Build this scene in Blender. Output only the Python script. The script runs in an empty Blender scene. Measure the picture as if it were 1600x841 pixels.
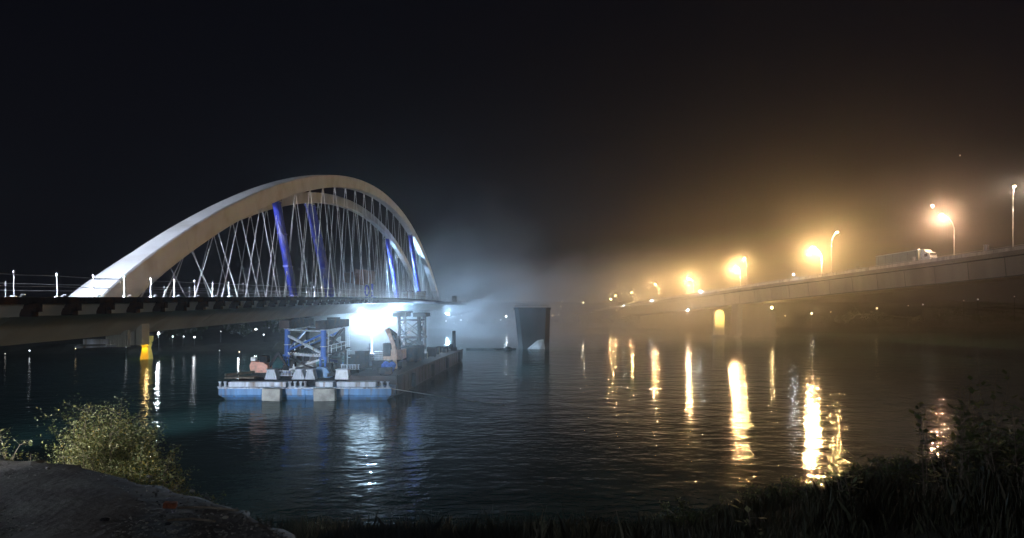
import bpy, math, random
from mathutils import Vector, Matrix
random.seed(11)
S = bpy.context.scene
COL = S.collection
R = math.radians
F = 1043.0; CH = 11.0; HY = 480.0            # focal length in photo pixels, camera height, horizon row

# ------------------------------------------------------------------ camera
cam = bpy.data.objects.new('camera', bpy.data.cameras.new('camera'))
COL.objects.link(cam); S.camera = cam
cam.location = (0, 0, CH); cam.rotation_euler = (R(90), 0, 0)
cam.data.sensor_width = 36; cam.data.lens = 36 * F / 1600
cam.data.shift_y = (HY - 420.5) / 1600
cam.data.clip_start = 0.1; cam.data.clip_end = 8000

# ------------------------------------------------------------------ world: a night sky
W = bpy.data.worlds.new('World'); S.world = W; W.use_nodes = True
wn = W.node_tree; bg = wn.nodes['Background']
bg.inputs['Color'].default_value = (0.30, 0.33, 0.60, 1); bg.inputs['Strength'].default_value = 0.0075
S.view_settings.view_transform = 'Standard'; S.view_settings.look = 'None'
S.view_settings.exposure = 0; S.view_settings.gamma = 1
S.cycles.use_denoising = True
S.cycles.max_bounces = 6; S.cycles.volume_bounces = 0
S.cycles.transparent_max_bounces = 8
S.cycles.sample_clamp_indirect = 4

# ------------------------------------------------------------------ one very dim sun lamp, added as fill on faces towards the camera
sl = bpy.data.lights.new('fill_sun', 'SUN'); sl.energy = 0.22; sl.angle = R(0.5); sl.color = (0.93, 0.93, 0.97)
so = bpy.data.objects.new('fill_sun', sl); COL.objects.link(so)
so.rotation_euler = Vector((-0.66, 0.70, -0.12)).to_track_quat('-Z', 'Y').to_euler()

# ------------------------------------------------------------------ helpers
def at(px, py, Y):
    return Vector(((px - 800) * Y / F, Y, CH - (py - HY) * Y / F))

LOC = {}
def tag(o, label=None, cat=None, group=None, kind=None):
    if label: o['label'] = label
    if cat: o['category'] = cat
    if group: o['group'] = group
    if kind: o['kind'] = kind
    return o
def thing(name, label, cat, loc, group=None):
    o = bpy.data.objects.new(name, None); COL.objects.link(o); o.location = loc
    o.empty_display_size = 0.2
    LOC[o] = Vector(loc); return tag(o, label, cat, group)

class MB:
    def __init__(s): s.v = []; s.f = []; s.mi = []; s.m = 0
    def add(s, vs, fs):
        b = len(s.v); s.v += [Vector(v) for v in vs]
        for f in fs: s.f.append([b + i for i in f]); s.mi.append(s.m)
        return s
    def box(s, c, d, rot=None, taper=1.0, taper_y=None):
        ty = taper if taper_y is None else taper_y
        vs = []
        for z in (-.5, .5):
            k, ky = (taper, ty) if z > 0 else (1, 1)
            for x, y in ((-.5, -.5), (.5, -.5), (.5, .5), (-.5, .5)):
                p = Vector((x * d[0] * k, y * d[1] * ky, z * d[2]))
                if rot is not None: p = rot @ p
                vs.append(p + Vector(c))
        return s.add(vs, [(0, 3, 2, 1), (4, 5, 6, 7), (0, 1, 5, 4), (1, 2, 6, 5), (2, 3, 7, 6), (3, 0, 4, 7)])
    def beam(s, a, b, w, h=None, up=(0, 0, 1)):
        a = Vector(a); b = Vector(b); h = h or w; d = (b - a); L = d.length
        if L < 1e-5: return s
        d.normalize(); u = Vector(up)
        if abs(d.dot(u)) > .98: u = Vector((0, 1, 0))
        x = d.cross(u).normalized(); z = x.cross(d)
        rot = Matrix((x, d, z)).transposed()
        return s.box((a + b) / 2, (w, L, h), rot)
    def tube(s, a, b, r, r2=None, n=8, cap=True):
        a = Vector(a); b = Vector(b); r2 = r if r2 is None else r2; d = (b - a)
        if d.length < 1e-5: return s
        d.normalize(); u = Vector((0, 0, 1)) if abs(d.z) < .95 else Vector((0, 1, 0))
        x = d.cross(u).normalized(); y = d.cross(x)
        vs = []
        for p, q in ((a, r), (b, r2)):
            for i in range(n):
                t = 2 * math.pi * i / n; vs.append(p + x * q * math.cos(t) + y * q * math.sin(t))
        fs = [(i, (i + 1) % n, n + (i + 1) % n, n + i) for i in range(n)]
        if cap: fs += [tuple(range(n - 1, -1, -1)), tuple(range(n, 2 * n))]
        return s.add(vs, fs)
    def path(s, pts, r, n=6):
        for a, b in zip(pts, pts[1:]): s.tube(a, b, r, n=n)
        return s
    def ball(s, c, r, n=8, m=5, sc=(1, 1, 1)):
        vs = [Vector(c) + Vector((0, 0, -r * sc[2]))]
        for j in range(1, m):
            ph = -math.pi / 2 + math.pi * j / m
            for i in range(n):
                t = 2 * math.pi * i / n
                vs.append(Vector(c) + Vector((r * math.cos(ph) * math.cos(t) * sc[0], r * math.cos(ph) * math.sin(t) * sc[1], r * math.sin(ph) * sc[2])))
        vs.append(Vector(c) + Vector((0, 0, r * sc[2]))); T = len(vs) - 1
        fs = [(0, 1 + (i + 1) % n, 1 + i) for i in range(n)]
        for j in range(m - 2):
            for i in range(n):
                a = 1 + j * n; fs.append((a + i, a + (i + 1) % n, a + n + (i + 1) % n, a + n + i))
        a = 1 + (m - 2) * n; fs += [(a + i, a + (i + 1) % n, T) for i in range(n)]
        return s.add(vs, fs)
    def sweep(s, rings, close=True, caps=True):
        n = len(rings[0]); b = [v for r in rings for v in r]; fs = []
        for k in range(len(rings) - 1):
            for i in range(n if close else n - 1):
                j = (i + 1) % n; fs.append((k * n + i, k * n + j, (k + 1) * n + j, (k + 1) * n + i))
        if caps: fs += [tuple(range(n - 1, -1, -1)), tuple(range((len(rings) - 1) * n, len(rings) * n))]
        return s.add(b, fs)
    def prism(s, outline, a, b):                # outline: list of 3-D points, extruded by vector b-a
        d = Vector(b) - Vector(a); n = len(outline)
        vs = [Vector(p) for p in outline] + [Vector(p) + d for p in outline]
        return s.add(vs, [tuple(range(n - 1, -1, -1)), tuple(range(n, 2 * n))] + [(i, (i + 1) % n, n + (i + 1) % n, n + i) for i in range(n)])
    def mesh(s, name, mats, off=Vector((0, 0, 0)), smooth=False):
        me = bpy.data.meshes.new(name); me.from_pydata([v - off for v in s.v], [], s.f)
        if not isinstance(mats, (list, tuple)): mats = [mats]
        for m in mats: me.materials.append(m)
        if len(mats) > 1: me.polygons.foreach_set('material_index', s.mi)
        if smooth: me.polygons.foreach_set('use_smooth', [True] * len(s.f))
        me.validate(); me.update(); return me
    def build(s, name, mats, parent=None, smooth=False, bevel=0):
        off = Vector((0, 0, 0))
        if parent is not None: off = LOC[parent]
        else:
            if s.v:
                mn = Vector([min(v[i] for v in s.v) for i in range(3)]); mx = Vector([max(v[i] for v in s.v) for i in range(3)])
                off = Vector(((mn.x + mx.x) / 2, (mn.y + mx.y) / 2, mn.z))
        o = bpy.data.objects.new(name, s.mesh(name, mats, off, smooth)); COL.objects.link(o)
        if parent is not None: o.parent = parent; LOC[o] = off
        else: o.location = off; LOC[o] = off
        if bevel:
            md = o.modifiers.new('bevel', 'BEVEL'); md.width = bevel; md.segments = 2; md.limit_method = 'ANGLE'
        return o
def inst(name, me, parent, loc, rot=None):      # one more part that shares mesh data
    o = bpy.data.objects.new(name, me); COL.objects.link(o); o.parent = parent
    o.location = Vector(loc) - LOC[parent]; LOC[o] = Vector(loc)
    if rot is not None: o.rotation_euler = rot
    return o

def mat(name, col, rough=.6, metal=0, var=.25, scale=1.5, bump=.0, dirt=None, dscale=.4, streak=False, spec=.5):
    m = bpy.data.materials.new(name); m.use_nodes = True; n = m.node_tree; N = n.nodes; L = n.links
    p = N['Principled BSDF']; p.inputs['Roughness'].default_value = rough; p.inputs['Metallic'].default_value = metal
    p.inputs['Specular IOR Level'].default_value = spec
    tc = N.new('ShaderNodeTexCoord'); mp = N.new('ShaderNodeMapping'); L.new(tc.outputs['Object'], mp.inputs[0])
    if streak: mp.inputs['Scale'].default_value = (1, 1, .12)
    nz = N.new('ShaderNodeTexNoise'); nz.inputs['Scale'].default_value = scale; nz.inputs['Detail'].default_value = 6
    L.new(mp.outputs[0], nz.inputs[0])
    cr = N.new('ShaderNodeValToRGB'); L.new(nz.outputs['Fac'], cr.inputs[0])
    cr.color_ramp.elements[0].position = .3; cr.color_ramp.elements[1].position = .7
    cr.color_ramp.elements[0].color = (*[c * (1 - var) for c in col], 1); cr.color_ramp.elements[1].color = (*[min(1, c * (1 + var)) for c in col], 1)
    out = cr.outputs[0]
    if dirt:
        n2 = N.new('ShaderNodeTexNoise'); n2.inputs['Scale'].default_value = dscale; n2.inputs['Detail'].default_value = 8; L.new(mp.outputs[0], n2.inputs[0])
        c2 = N.new('ShaderNodeValToRGB'); c2.color_ramp.elements[0].position = .5; c2.color_ramp.elements[1].position = .68
        L.new(n2.outputs['Fac'], c2.inputs[0]); mx = N.new('ShaderNodeMix'); mx.data_type = 'RGBA'
        L.new(c2.outputs[0], mx.inputs[0]); L.new(out, mx.inputs[6]); mx.inputs[7].default_value = (*dirt, 1); out = mx.outputs[2]
    L.new(out, p.inputs['Base Color'])
    if bump:
        b = N.new('ShaderNodeBump'); b.inputs['Strength'].default_value = bump; b.inputs['Distance'].default_value = .06
        n3 = N.new('ShaderNodeTexNoise'); n3.inputs['Scale'].default_value = scale * 6; n3.inputs['Detail'].default_value = 5; L.new(tc.outputs['Object'], n3.inputs[0])
        L.new(n3.outputs['Fac'], b.inputs['Height']); L.new(b.outputs[0], p.inputs['Normal'])
    return m
def emat(name, col, s):
    m = bpy.data.materials.new(name); m.use_nodes = True; p = m.node_tree.nodes['Principled BSDF']
    p.inputs['Base Color'].default_value = (.8, .8, .8, 1)
    p.inputs['Emission Color'].default_value = (*col, 1); p.inputs['Emission Strength'].default_value = s
    return m

M = dict(
    arch=mat('arch_paint', (.58, .60, .63), .45, var=.08, scale=.5, dirt=(.46, .46, .46), dscale=.35),
    girder=mat('girder_paint', (.54, .54, .48), .5, var=.12, scale=.4, dirt=(.48, .44, .36), dscale=.3, streak=True),
    deck=mat('deck_concrete', (.30, .29, .28), .8, var=.2, scale=2, bump=.3),
    darksteel=mat('dark_steel', (.03, .03, .035), .85, var=.4, scale=3, dirt=(.08, .045, .03), dscale=1.2, spec=.0),
    galv=mat('galvanised_steel', (.55, .57, .6), .35, metal=.6, var=.15, scale=8),
    cable=mat('hanger_steel', (.72, .73, .76), .35, metal=.2, var=.08, scale=3),
    blue=mat('blue_paint', (.03, .11, .42), .6, var=.2, scale=2, dirt=(.10, .12, .2), dscale=1.5, streak=True),
    blueprop=mat('blue_violet_paint', (.05, .07, .52), .4, var=.2, scale=2, dirt=(.16, .17, .4), dscale=.8, streak=True),
    hull=mat('pontoon_blue', (.10, .24, .46), .5, var=.3, scale=1.2, dirt=(.15, .13, .12), dscale=1.6, streak=True, bump=.2),
    hullfoot=mat('waterline_paint', (.05, .12, .24), .5, var=.3, scale=1.2, dirt=(.06, .07, .05), dscale=1.1),
    pale=mat('pale_painted_steel', (.46, .5, .56), .55, var=.3, scale=2.5, dirt=(.2, .15, .12), dscale=1.8, streak=True),
    rust=mat('rusty_hull', (.045, .026, .022), .8, var=.5, scale=.7, dirt=(.03, .025, .025), dscale=.5, bump=.4),
    conc=mat('rough_concrete', (.36, .34, .30), .85, var=.25, scale=1.2, dirt=(.18, .17, .15), dscale=.5, bump=.5),
    dconc=mat('old_dark_concrete', (.05, .048, .045), .9, var=.4, scale=.6, dirt=(.035, .035, .04), dscale=.3, bump=.5, streak=True),
    rconc=mat('bridge_concrete', (.27, .24, .21), .85, var=.2, scale=.25, dirt=(.18, .16, .14), dscale=.12, streak=True, bump=.3),
    orange=mat('orange_paint', (.66, .27, .17), .4, var=.15, scale=3, dirt=(.4, .2, .12), dscale=2),
    boom=mat('faded_orange_paint', (.48, .30, .20), .5, var=.2, scale=2, dirt=(.35, .2, .14), dscale=1.5),
    black=mat('black_rubber', (.02, .02, .02), .8, var=.3, scale=5),
    glass=mat('dark_glass', (.02, .025, .03), .08, var=.1, scale=2),
    parapet=mat('lamplit_parapet_concrete', (.62, .58, .52), .8, var=.15, scale=.6, dirt=(.42, .38, .33), dscale=.8, streak=True),  # paler tone: lamplight on the parapet put into its base colour
    white=mat('white_paint', (.75, .76, .78), .4, var=.08, scale=2, dirt=(.5, .48, .45), dscale=1.5),
    wood=mat('weathered_timber', (.22, .17, .12), .8, var=.35, scale=4, bump=.3),
    netting=mat('brown_debris_netting', (.17, .115, .10), .9, var=.25, scale=2),
    asphalt=mat('asphalt', (.05, .05, .05), .85, var=.3, scale=6, bump=.3),
    curtain=mat('grey_green_trailer_curtain', (.24, .27, .23), .6, var=.15, scale=.6),
    tarp=mat('blue_tarpaulin', (.05, .13, .55), .55, var=.3, scale=4, bump=.5),
    land=mat('dark_earth', (.035, .032, .025), .95, var=.4, scale=.5),
    rope=mat('pale_rope', (.5, .48, .44), .8, var=.2, scale=10),
    rope_d=mat('dark_rope', (.08, .08, .08), .8, var=.2, scale=10),
    brick=mat('orange_brick', (.26, .085, .04), .9, var=.5, scale=20, bump=.4),
)

# ------------------------------------------------------------------ haze
def volume_mat(name, dens, col=(.9, .9, .9), g=.55):
    m = bpy.data.materials.new(name); m.use_nodes = True; n = m.node_tree; n.nodes.clear()
    o = n.nodes.new('ShaderNodeOutputMaterial'); v = n.nodes.new('ShaderNodeVolumePrincipled')
    v.inputs['Density'].default_value = dens; v.inputs['Color'].default_value = (*col, 1); v.inputs['Anisotropy'].default_value = g
    n.links.new(v.outputs[0], o.inputs['Volume']); return m
HZ = 0.0005
hz = MB().box((60, 290, 21), (1000, 900, 46)).build('haze', volume_mat('haze', HZ, g=.85)); tag(hz, kind='stuff')
# river mist, plus thicker air added around lamps for their glow; density thins towards edges
def mist(c, r, dens, scale, seed, g=.6, amp=1.7):
    m = bpy.data.materials.new('mist'); m.use_nodes = True; n = m.node_tree; N = n.nodes; L = n.links; N.clear()
    o = N.new('ShaderNodeOutputMaterial'); v = N.new('ShaderNodeVolumePrincipled'); v.inputs['Color'].default_value = (.92, .92, .92, 1); v.inputs['Anisotropy'].default_value = g
    L.new(v.outputs[0], o.inputs['Volume'])
    tc = N.new('ShaderNodeTexCoord'); mp = N.new('ShaderNodeMapping'); L.new(tc.outputs['Object'], mp.inputs[0]); mp.inputs['Scale'].default_value = [1 / q for q in r]
    ln = N.new('ShaderNodeVectorMath'); ln.operation = 'LENGTH'; L.new(mp.outputs[0], ln.inputs[0])
    nz = N.new('ShaderNodeTexNoise'); nz.noise_dimensions = '4D'; nz.inputs['W'].default_value = seed; nz.inputs['Scale'].default_value = scale; nz.inputs['Detail'].default_value = 3; nz.inputs['Distortion'].default_value = .6
    m2 = N.new('ShaderNodeMapping'); L.new(tc.outputs['Object'], m2.inputs[0]); m2.inputs['Scale'].default_value = (1, .7, 1.4); L.new(m2.outputs[0], nz.inputs[0])
    ad = N.new('ShaderNodeMath'); ad.operation = 'MULTIPLY_ADD'; L.new(nz.outputs['Fac'], ad.inputs[0]); ad.inputs[1].default_value = -amp; ad.inputs[2].default_value = amp / 2; 
    s = N.new('ShaderNodeMath'); s.operation = 'ADD'; L.new(ad.outputs[0], s.inputs[0]); L.new(ln.outputs['Value'], s.inputs[1])
    mr = N.new('ShaderNodeMapRange'); mr.interpolation_type = 'SMOOTHSTEP'; L.new(s.outputs[0], mr.inputs[0]); mr.inputs[1].default_value = .92; mr.inputs[2].default_value = .35; mr.inputs[3].default_value = 0; mr.inputs[4].default_value = dens
    L.new(mr.outputs[0], v.inputs['Density'])
    hb = MB().ball((0, 0, 0), 1.02, 24, 14, (r[0], r[1], r[2]))
    for q in hb.v: q.z = max(q.z, -c[2] + .02)
    ob = bpy.data.objects.new('haze', hb.mesh('haze', m)); COL.objects.link(ob); ob.location = c; tag(ob, kind='stuff')
    m.cycles.volume_step_rate = 1
mist((18, 214, 1), (92, 68, 31), .014, .035, 1.3, .6, 1.1)
mist((98, 262, 12), (88, 96, 36), .0036, .03, 4.1, .85, .8)
mist((104, 158, 26), (48, 42, 26), .0024, .05, 7.7, .85, .6)  # pocket added around the near street lamp to widen its halo
mist((-31, 142, 8.5), (15, 12, 11), .04, .12, 5.5, .5, .9)  # dense pocket added at the floodlight to spread the white glare
mist((-12, 182, 12), (30, 30, 34), .004, .05, 2.2, .6, 1.3)

# ------------------------------------------------------------------ water
def water_mat():
    m = bpy.data.materials.new('river_water'); m.use_nodes = True; n = m.node_tree; N = n.nodes; L = n.links
    p = N['Principled BSDF']; p.inputs['Base Color'].default_value = (.03, .085, .08, 1)
    p.inputs['Roughness'].default_value = .075; p.inputs['IOR'].default_value = 1.33
    tc = N.new('ShaderNodeTexCoord'); mp = N.new('ShaderNodeMapping'); L.new(tc.outputs['Object'], mp.inputs[0])
    mp.inputs['Scale'].default_value = (.7, 1, 1)
    a = N.new('ShaderNodeTexNoise'); a.inputs['Scale'].default_value = 1.15; a.inputs['Detail'].default_value = 3; a.inputs['Roughness'].default_value = .5
    b = N.new('ShaderNodeTexNoise'); b.inputs['Scale'].default_value = .3; b.inputs['Detail'].default_value = 1
    L.new(mp.outputs[0], a.inputs[0]); L.new(mp.outputs[0], b.inputs[0])
    ad = N.new('ShaderNodeMath'); ad.operation = 'MULTIPLY_ADD'; L.new(b.outputs['Fac'], ad.inputs[0]); ad.inputs[1].default_value = 1.6; L.new(a.outputs['Fac'], ad.inputs[2])
    bp = N.new('ShaderNodeBump'); bp.inputs['Strength'].default_value = 1; bp.inputs['Distance'].default_value = .06
    L.new(ad.outputs[0], bp.inputs['Height']); L.new(bp.outputs[0], p.inputs['Normal'])
    return m
wt = MB().add([(-420, -20, 0), (520, -20, 0), (520, 690, 0), (-420, 690, 0)], [(0, 1, 2, 3)]).build('river_water', water_mat())
tag(wt, kind='structure')

# ------------------------------------------------------------------ lamps helper
def point(name, loc, power, col, r=.25, parent=None):
    l = bpy.data.lights.new(name, 'POINT'); l.energy = power; l.color = col; l.shadow_soft_size = r
    o = bpy.data.objects.new(name, l); COL.objects.link(o)
    if parent is not None: o.parent = parent; o.location = Vector(loc) - LOC[parent]
    else: o.location = loc
    return o
def spot(name, loc, target, power, col, ang, blend=.8, r=.3, parent=None):
    l = bpy.data.lights.new(name, 'SPOT'); l.energy = power; l.color = col; l.shadow_soft_size = r
    l.spot_size = R(ang); l.spot_blend = blend
    o = bpy.data.objects.new(name, l); COL.objects.link(o)
    d = Vector(target) - Vector(loc); o.rotation_euler = d.to_track_quat('-Z', 'Y').to_euler()
    if parent is not None: o.parent = parent; o.location = Vector(loc) - LOC[parent]
    else: o.location = loc
    return o
SOD = (1.0, .60, .23); COLD = (.50, .74, 1.0)

# ------------------------------------------------------------------ tied-arch bridge
XE = -20.5; XF = -35.0
def interp(t, pts):
    if t <= pts[0][0]: return pts[0][1]
    for (a, p), (b, q) in zip(pts, pts[1:]):
        if t <= b:
            k = (t - a) / (b - a); return p + (q - p) * k
    return pts[-1][1]
def zd(y):                                     # top of the deck: a gentle camber
    raw = [(0, .1), (26.7, .33), (53, .76), (85, 1.23), (120, 1.6), (150, 1.75), (180, 1.72), (215, 1.6), (245, 1.45), (262, 1.35)]
    return CH + sum(interp(y + d, raw) for d in (-14, -7, 0, 7, 14)) / 5
Y0B, Y1B = 6.0, 258.0
br = thing('arch_bridge', 'white tied-arch bridge under construction with twin arches, carried over the river on barges', 'bridge', (-27, 60, 9))
ys = [Y0B + (Y1B - Y0B) * i / 90 for i in range(91)]
def edge(y):                                   # near deck edge bulges slightly out at the far end
    return XE + (0 if y < 190 else 3.0 * math.sin(min(1, (y - 190) / 68) * math.pi / 2))
MB().sweep([[Vector((edge(y), y, zd(y))), Vector((XF, y, zd(y))), Vector((XF, y, zd(y) - .22)), Vector((edge(y), y, zd(y) - .22))] for y in ys]).build('deck_slab', M['deck'], br)
for x in (XE + .06, XF - .06):
    MB().sweep([[Vector((p, y, zd(y) + a)) for p, a in (((edge(y) if x > -25 else XF) + sx * .07, sz) for sx, sz in ((-1, -.26), (1, -.26), (1, .05), (-1, .05)))] for y in ys]).build('edge_beam', M['darksteel'], br)
def gir(y):
    z = zd(y); t = 1 if y < 235 else max(.25, 1 - (y - 235) / 24)
    return [Vector(p) for p in ((-23.3, y, z - .24), (-23.5, y, z - .24 - .55 * t), (-25.5, y, z - 2.4 * t), (-31.5, y, z - 2.4 * t), (-33, y, z - .24 - .55 * t), (-33.2, y, z - .24))]
MB().sweep([gir(y) for y in ys]).build('box_girder', M['girder'], br)
MB().sweep([[Vector((a + edge(y) - XE, y, zd(y) - b)) for a, b in ((-20.74, .27), (-20.95, .80), (-21.05, .80), (-21.0, .27))] for y in ys]).build('fascia', M['girder'], br)
# longitudinal stiffener and plate seams on the web facing the river
for y in [9 + 7.5 * i for i in range(33)]:
    g = gir(y); MB().beam(g[1] + Vector((.012, 0, 0)), g[2] + Vector((.012, 0, .01)), .05, .03).build('web_seam', M['girder'], br)
MB().sweep([[Vector((a, y, zd(y) - b)) for a, b in ((-23.15, .80), (-23.55, .84), (-23.55, .90), (-23.15, .88))] for y in ys]).build('stiffener', M['girder'], br)
# cantilever brackets under the walkway, in a row
def bracket_mesh(z0=0):
    b = MB()
    b.prism([(0, -.16, -.04), (-2.75, -.16, -.04), (-2.75, -.16, -.62), (-.5, -.16, -.55), (0, -.16, -.34)], (0, 0, 0), (0, .32, 0))
    b.box((-.35, 0, -.42), (.5, .44, .34)); b.box((.04, 0, -.2), (.1, .4, .36))
    return b.mesh('bracket', M['darksteel'])
bm_ = bracket_mesh()
pm = MB(); pm.tube((0, 0, 0), (0, 0, 1.02), .02, n=6); pm.tube((0, 0, .99), (0, 0, 1.11), .045, n=6); pm.box((0, 0, .03), (.14, .14, .05)); pm.ball((0, 0, .52), .05, 6, 4)
pm.tube((-.13, .55, .02), (-.08, .55, .12), .035, n=6); pm.tube((-.08, .55, .12), (.06, .55, .12), .035, n=6)
pm = pm.mesh('railing_post', M['galv'])
y = 9.3; k = 0
posts = []
while y < Y1B - 3:
    z = zd(y); ex = edge(y)
    inst('bracket', bm_, br, (ex + .2, y + .9, z - .2))
    inst('railing_post', pm, br, (ex - .12, y, z + .04)); posts.append(Vector((ex - .12, y, z)))
    if k % 2 == 0: inst('railing_post', pm, br, (XF + .12, y, z + .04))
    y += 2.62; k += 1
for h, r in ((1.0, .018), (.52, .016)):
    MB().path([p + Vector((0, 0, h - .03 * (i % 2))) for i, p in enumerate(posts)], r, 5).build('guard_wire', M['galv'], br)
    MB().path([Vector((XF + .12, p.y, p.z + h)) for p in posts[::2]], .025, 5).build('guard_wire', M['galv'], br)
# the two arches
def archz(y, ya, yb, H):
    t = max(0, min(1, (y - ya) / (yb - ya))); return H * (4 * t * (1 - t)) ** .9
ARC = []
def make_arch(X0, X1, ya, yb, H):
    n = 110; pts = []
    for i in range(n + 1):
        t = .5 - .5 * math.cos(math.pi * i / n); yy = ya + (yb - ya) * t
        pts.append(Vector((0, yy, zd(yy) - .3 + archz(yy, ya, yb, H))))
    rings = []; lowz = lambda v: Vector((v.x, v.y, max(v.z, zd(v.y) - .6)))
    for i, p in enumerate(pts):
        tg = (pts[min(n, i + 1)] - pts[max(0, i - 1)]).normalized(); nr = Vector((0, -tg.z, tg.y))
        u = abs(2 * i / n - 1); d = 1.65 + .45 * u ** 3 + (1.4 * max(0, (i / n - .93) / .07) if i / n > .93 else 0)
        w = .35 * (1 - u)                                    # the box narrows a little towards the crown
        lean = -.02 * (p.z - CH)
        def q(x, s, ch): return Vector((x + lean, p.y, p.z)) + nr * s
        c = .09
        rings.append([q(X0 - c, 0, 0), q(X0, -c, 0), q(X0, -d + c, 0), q(X0 - c, -d, 0), q(X1 + w + c, -d, 0), q(X1 + w, -d + c, 0), q(X1 + w, -c, 0), q(X1 + w + c, 0, 0)]); rings[-1] = [lowz(v) for v in rings[-1]]
    a = MB().sweep(rings).build('arch', M['arch'], br)
    sm = MB()                                                # welded plate seams, proud by a few mm
    for i in range(8, n - 4, 9):
        r0 = [v + (rings[i + 1][k] - v).normalized() * 0 for k, v in enumerate(rings[i])]
        cc = sum(r0, Vector()) / 8; dv = (rings[i + 1][1] - rings[i][1]).normalized() * .05
        sm.sweep([[cc + (v - cc) * 1.014 - dv for v in r0], [cc + (v - cc) * 1.014 + dv for v in r0]])
    sb = sm.build('weld_seam', M['galv'], a)
    under = lambda yy: zd(yy) - .3 + archz(yy, ya, yb, H)
    ARC.append((X0, X1, ya, yb, H, pts)); return a
make_arch(-24.0, -25.7, 38.5, 225, 20.6)
make_arch(-31.0, -32.4, 48, 236, 19.7)
# hangers in a crossing net, each with its fork plate below the arch
for X0, X1, ya, yb, H, pts in ARC:
    y = ya + 13.0; xm = (X0 + X1) / 2
    while y < yb - 12:
        step = 4.5 + 5.5 * (y - ya) / (yb - ya)
        z = zd(y) - .3 + archz(y, ya, yb, H) - 1.65
        sl_ = (archz(y + 1, ya, yb, H) - archz(y - 1, ya, yb, H)) / 2
        z -= .35 * abs(sl_)
        xt = xm - .02 * (z - CH)
        for s in (-1, 1):
            yb_ = y + s * step * .82; zb = zd(yb_)
            if z - zb < 1.5: continue
            top = Vector((xt, y + s * .18, z - .1)); bot = Vector((xm, yb_, zb))
            d = (bot - top).normalized()
            h = MB().tube(top, bot, .036, n=6)
            h.tube(top, top + d * .7, .06, n=6); h.tube(bot - d * .9, bot, .065, n=6)
            h.build('hanger', M['cable'], br)
        MB().prism([(xt - .05, y - .45, z + .45), (xt - .05, y + .45, z + .45), (xt - .05, y + .2, z - .35), (xt - .05, y - .2, z - .35)], (0, 0, 0), (.1, 0, 0)).build('gusset_plate', M['arch'], br)
        y += step
# bearing stubs, a slatted bulkhead and a pale board below the girder at the near end
for px in (210, 223):
    p = at(px, 500, 45); MB().box((p.x, 45, 9.45), (.4, .9, 2.0)).build('bearing_stub', M['girder'], br)
for i in range(11):
    p = at(168 + i * 3.3, 520, 43.5); MB().box((p.x, 43.5, 8.95), (.07, .3, 1.1)).build('bulkhead_slat', M['girder'], br)
MB().beam(at(118, 543, 41), at(196, 540, 44), .12, .12).build('bottom_chord', M['pale'], br)
MB().box(at(150, 534, 42), (1.6, .06, .34)).build('pale_board', M['pale'], br)

# ------------------------------------------------------------------ blue temporary props between deck and arch
def prop(label, p0, p1, r=.5):
    t = thing('steel_prop', label, 'prop', p0, 'blue temporary props between deck and arch')
    d = (p1 - p0); L = d.length; dn = d.normalized(); side = Vector((0, 1, 0))
    for s in (-1, 1):
        o = side * s * r * .5
        MB().tube(p0 + o, p1 + o - dn * .3, r * .42, n=10).build('chord', M['blueprop'], t, smooth=True)
    n = int(L / 1.6); b = MB()
    for i in range(n):
        a = p0 + dn * (L * (i + .3) / n); c = p0 + dn * (L * (i + .9) / n)
        b.beam(a - side * r * .5, c + side * r * .5, .12, .12)
    b.build('lacing', M['blueprop'], t)
    for k in (.02, .33, .66, .97):
        MB().beam(p0 + dn * L * k - side * r * 1.05, p0 + dn * L * k + side * r * 1.05, .75 * r, .14).build('flange', M['blueprop'], t)
    MB().box(p1 - Vector((0, 0, .1)), (1.2, 1.2, .25)).build('head_plate', M['pale'], t)
    MB().box(p0 + Vector((0, 0, .06)), (1.3, 1.4, .12)).build('base_plate', M['darksteel'], t)
def arch_under(i, y):
    X0, X1, ya, yb, H, _ = ARC[i]; z = zd(y) - .3 + archz(y, ya, yb, H) - 1.7
    return Vector(((X0 + X1) / 2 - .02 * (z - CH), y, z))
def onx(i, px):
    X0, X1 = ARC[i][:2]; return F * (X0 + X1) / 2 / (px - 800)
for i, a, b, lab, r in ((0, 434, 459, 'blue latticed prop under the near arch, leftmost of the four', .8),
                        (1, 487, 517, 'blue latticed prop with a bright lit face, second from the left under the arches', 1.45),
                        (1, 607, 622, 'dim blue prop under the far arch beside the brown netting', 1.15),
                        (0, 643, 657, 'dim blue prop under the right haunch of the near arch, rightmost of the four', 1.1)):
    ya_, yb_ = onx(i, a), onx(i, b); p1 = arch_under(i, ya_); X = (ARC[i][0] + ARC[i][1]) / 2
    prop(lab, Vector((X, yb_, zd(yb_) + .01)), p1, r)

# ------------------------------------------------------------------ right-hand road bridge
def rY(px): return 147 * 1111 / (px - 489)
PN = Vector((at(1600, 480, rY(1600)).x, rY(1600))); PF_ = Vector((at(900, 480, rY(900)).x, rY(900)))
RD = (PF_ - PN).normalized(); RN = Vector((RD.y, -RD.x))      # RD runs away from the camera, RN towards the bridge's far side
if RN.x < 0: RN = -RN
def rs(px, off=0):                              # distance along the bridge where the line at offset shows at column px
    o = PN + RN * off; k = (px - 800) / F
    return (k * o.y - o.x) / (RD.x - k * RD.y)
def rz_raw(s):
    T = [(1800, 26.2), (1600, 24.7), (1402, 22.8), (1200, 19.8), (1100, 17.4), (1017, 14.5), (960, 11.4), (900, 8.0), (870, 6.5)]
    return interp(s, sorted((rs(p), z) for p, z in T))
def rz(s): return sum(rz_raw(s + d) for d in (-16, -8, 0, 8, 16)) / 5
def rp(s, off, dz=0):
    q = PN + RD * s + RN * off; return Vector((q.x, q.y, rz(s) + dz))
rb = thing('road_bridge', 'long concrete road bridge with street lamps climbing to the right over the river', 'bridge', tuple(rp(60, 6, -6)))
S0, S1 = rs(1600) - 45, rs(872); N_ = 70
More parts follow.
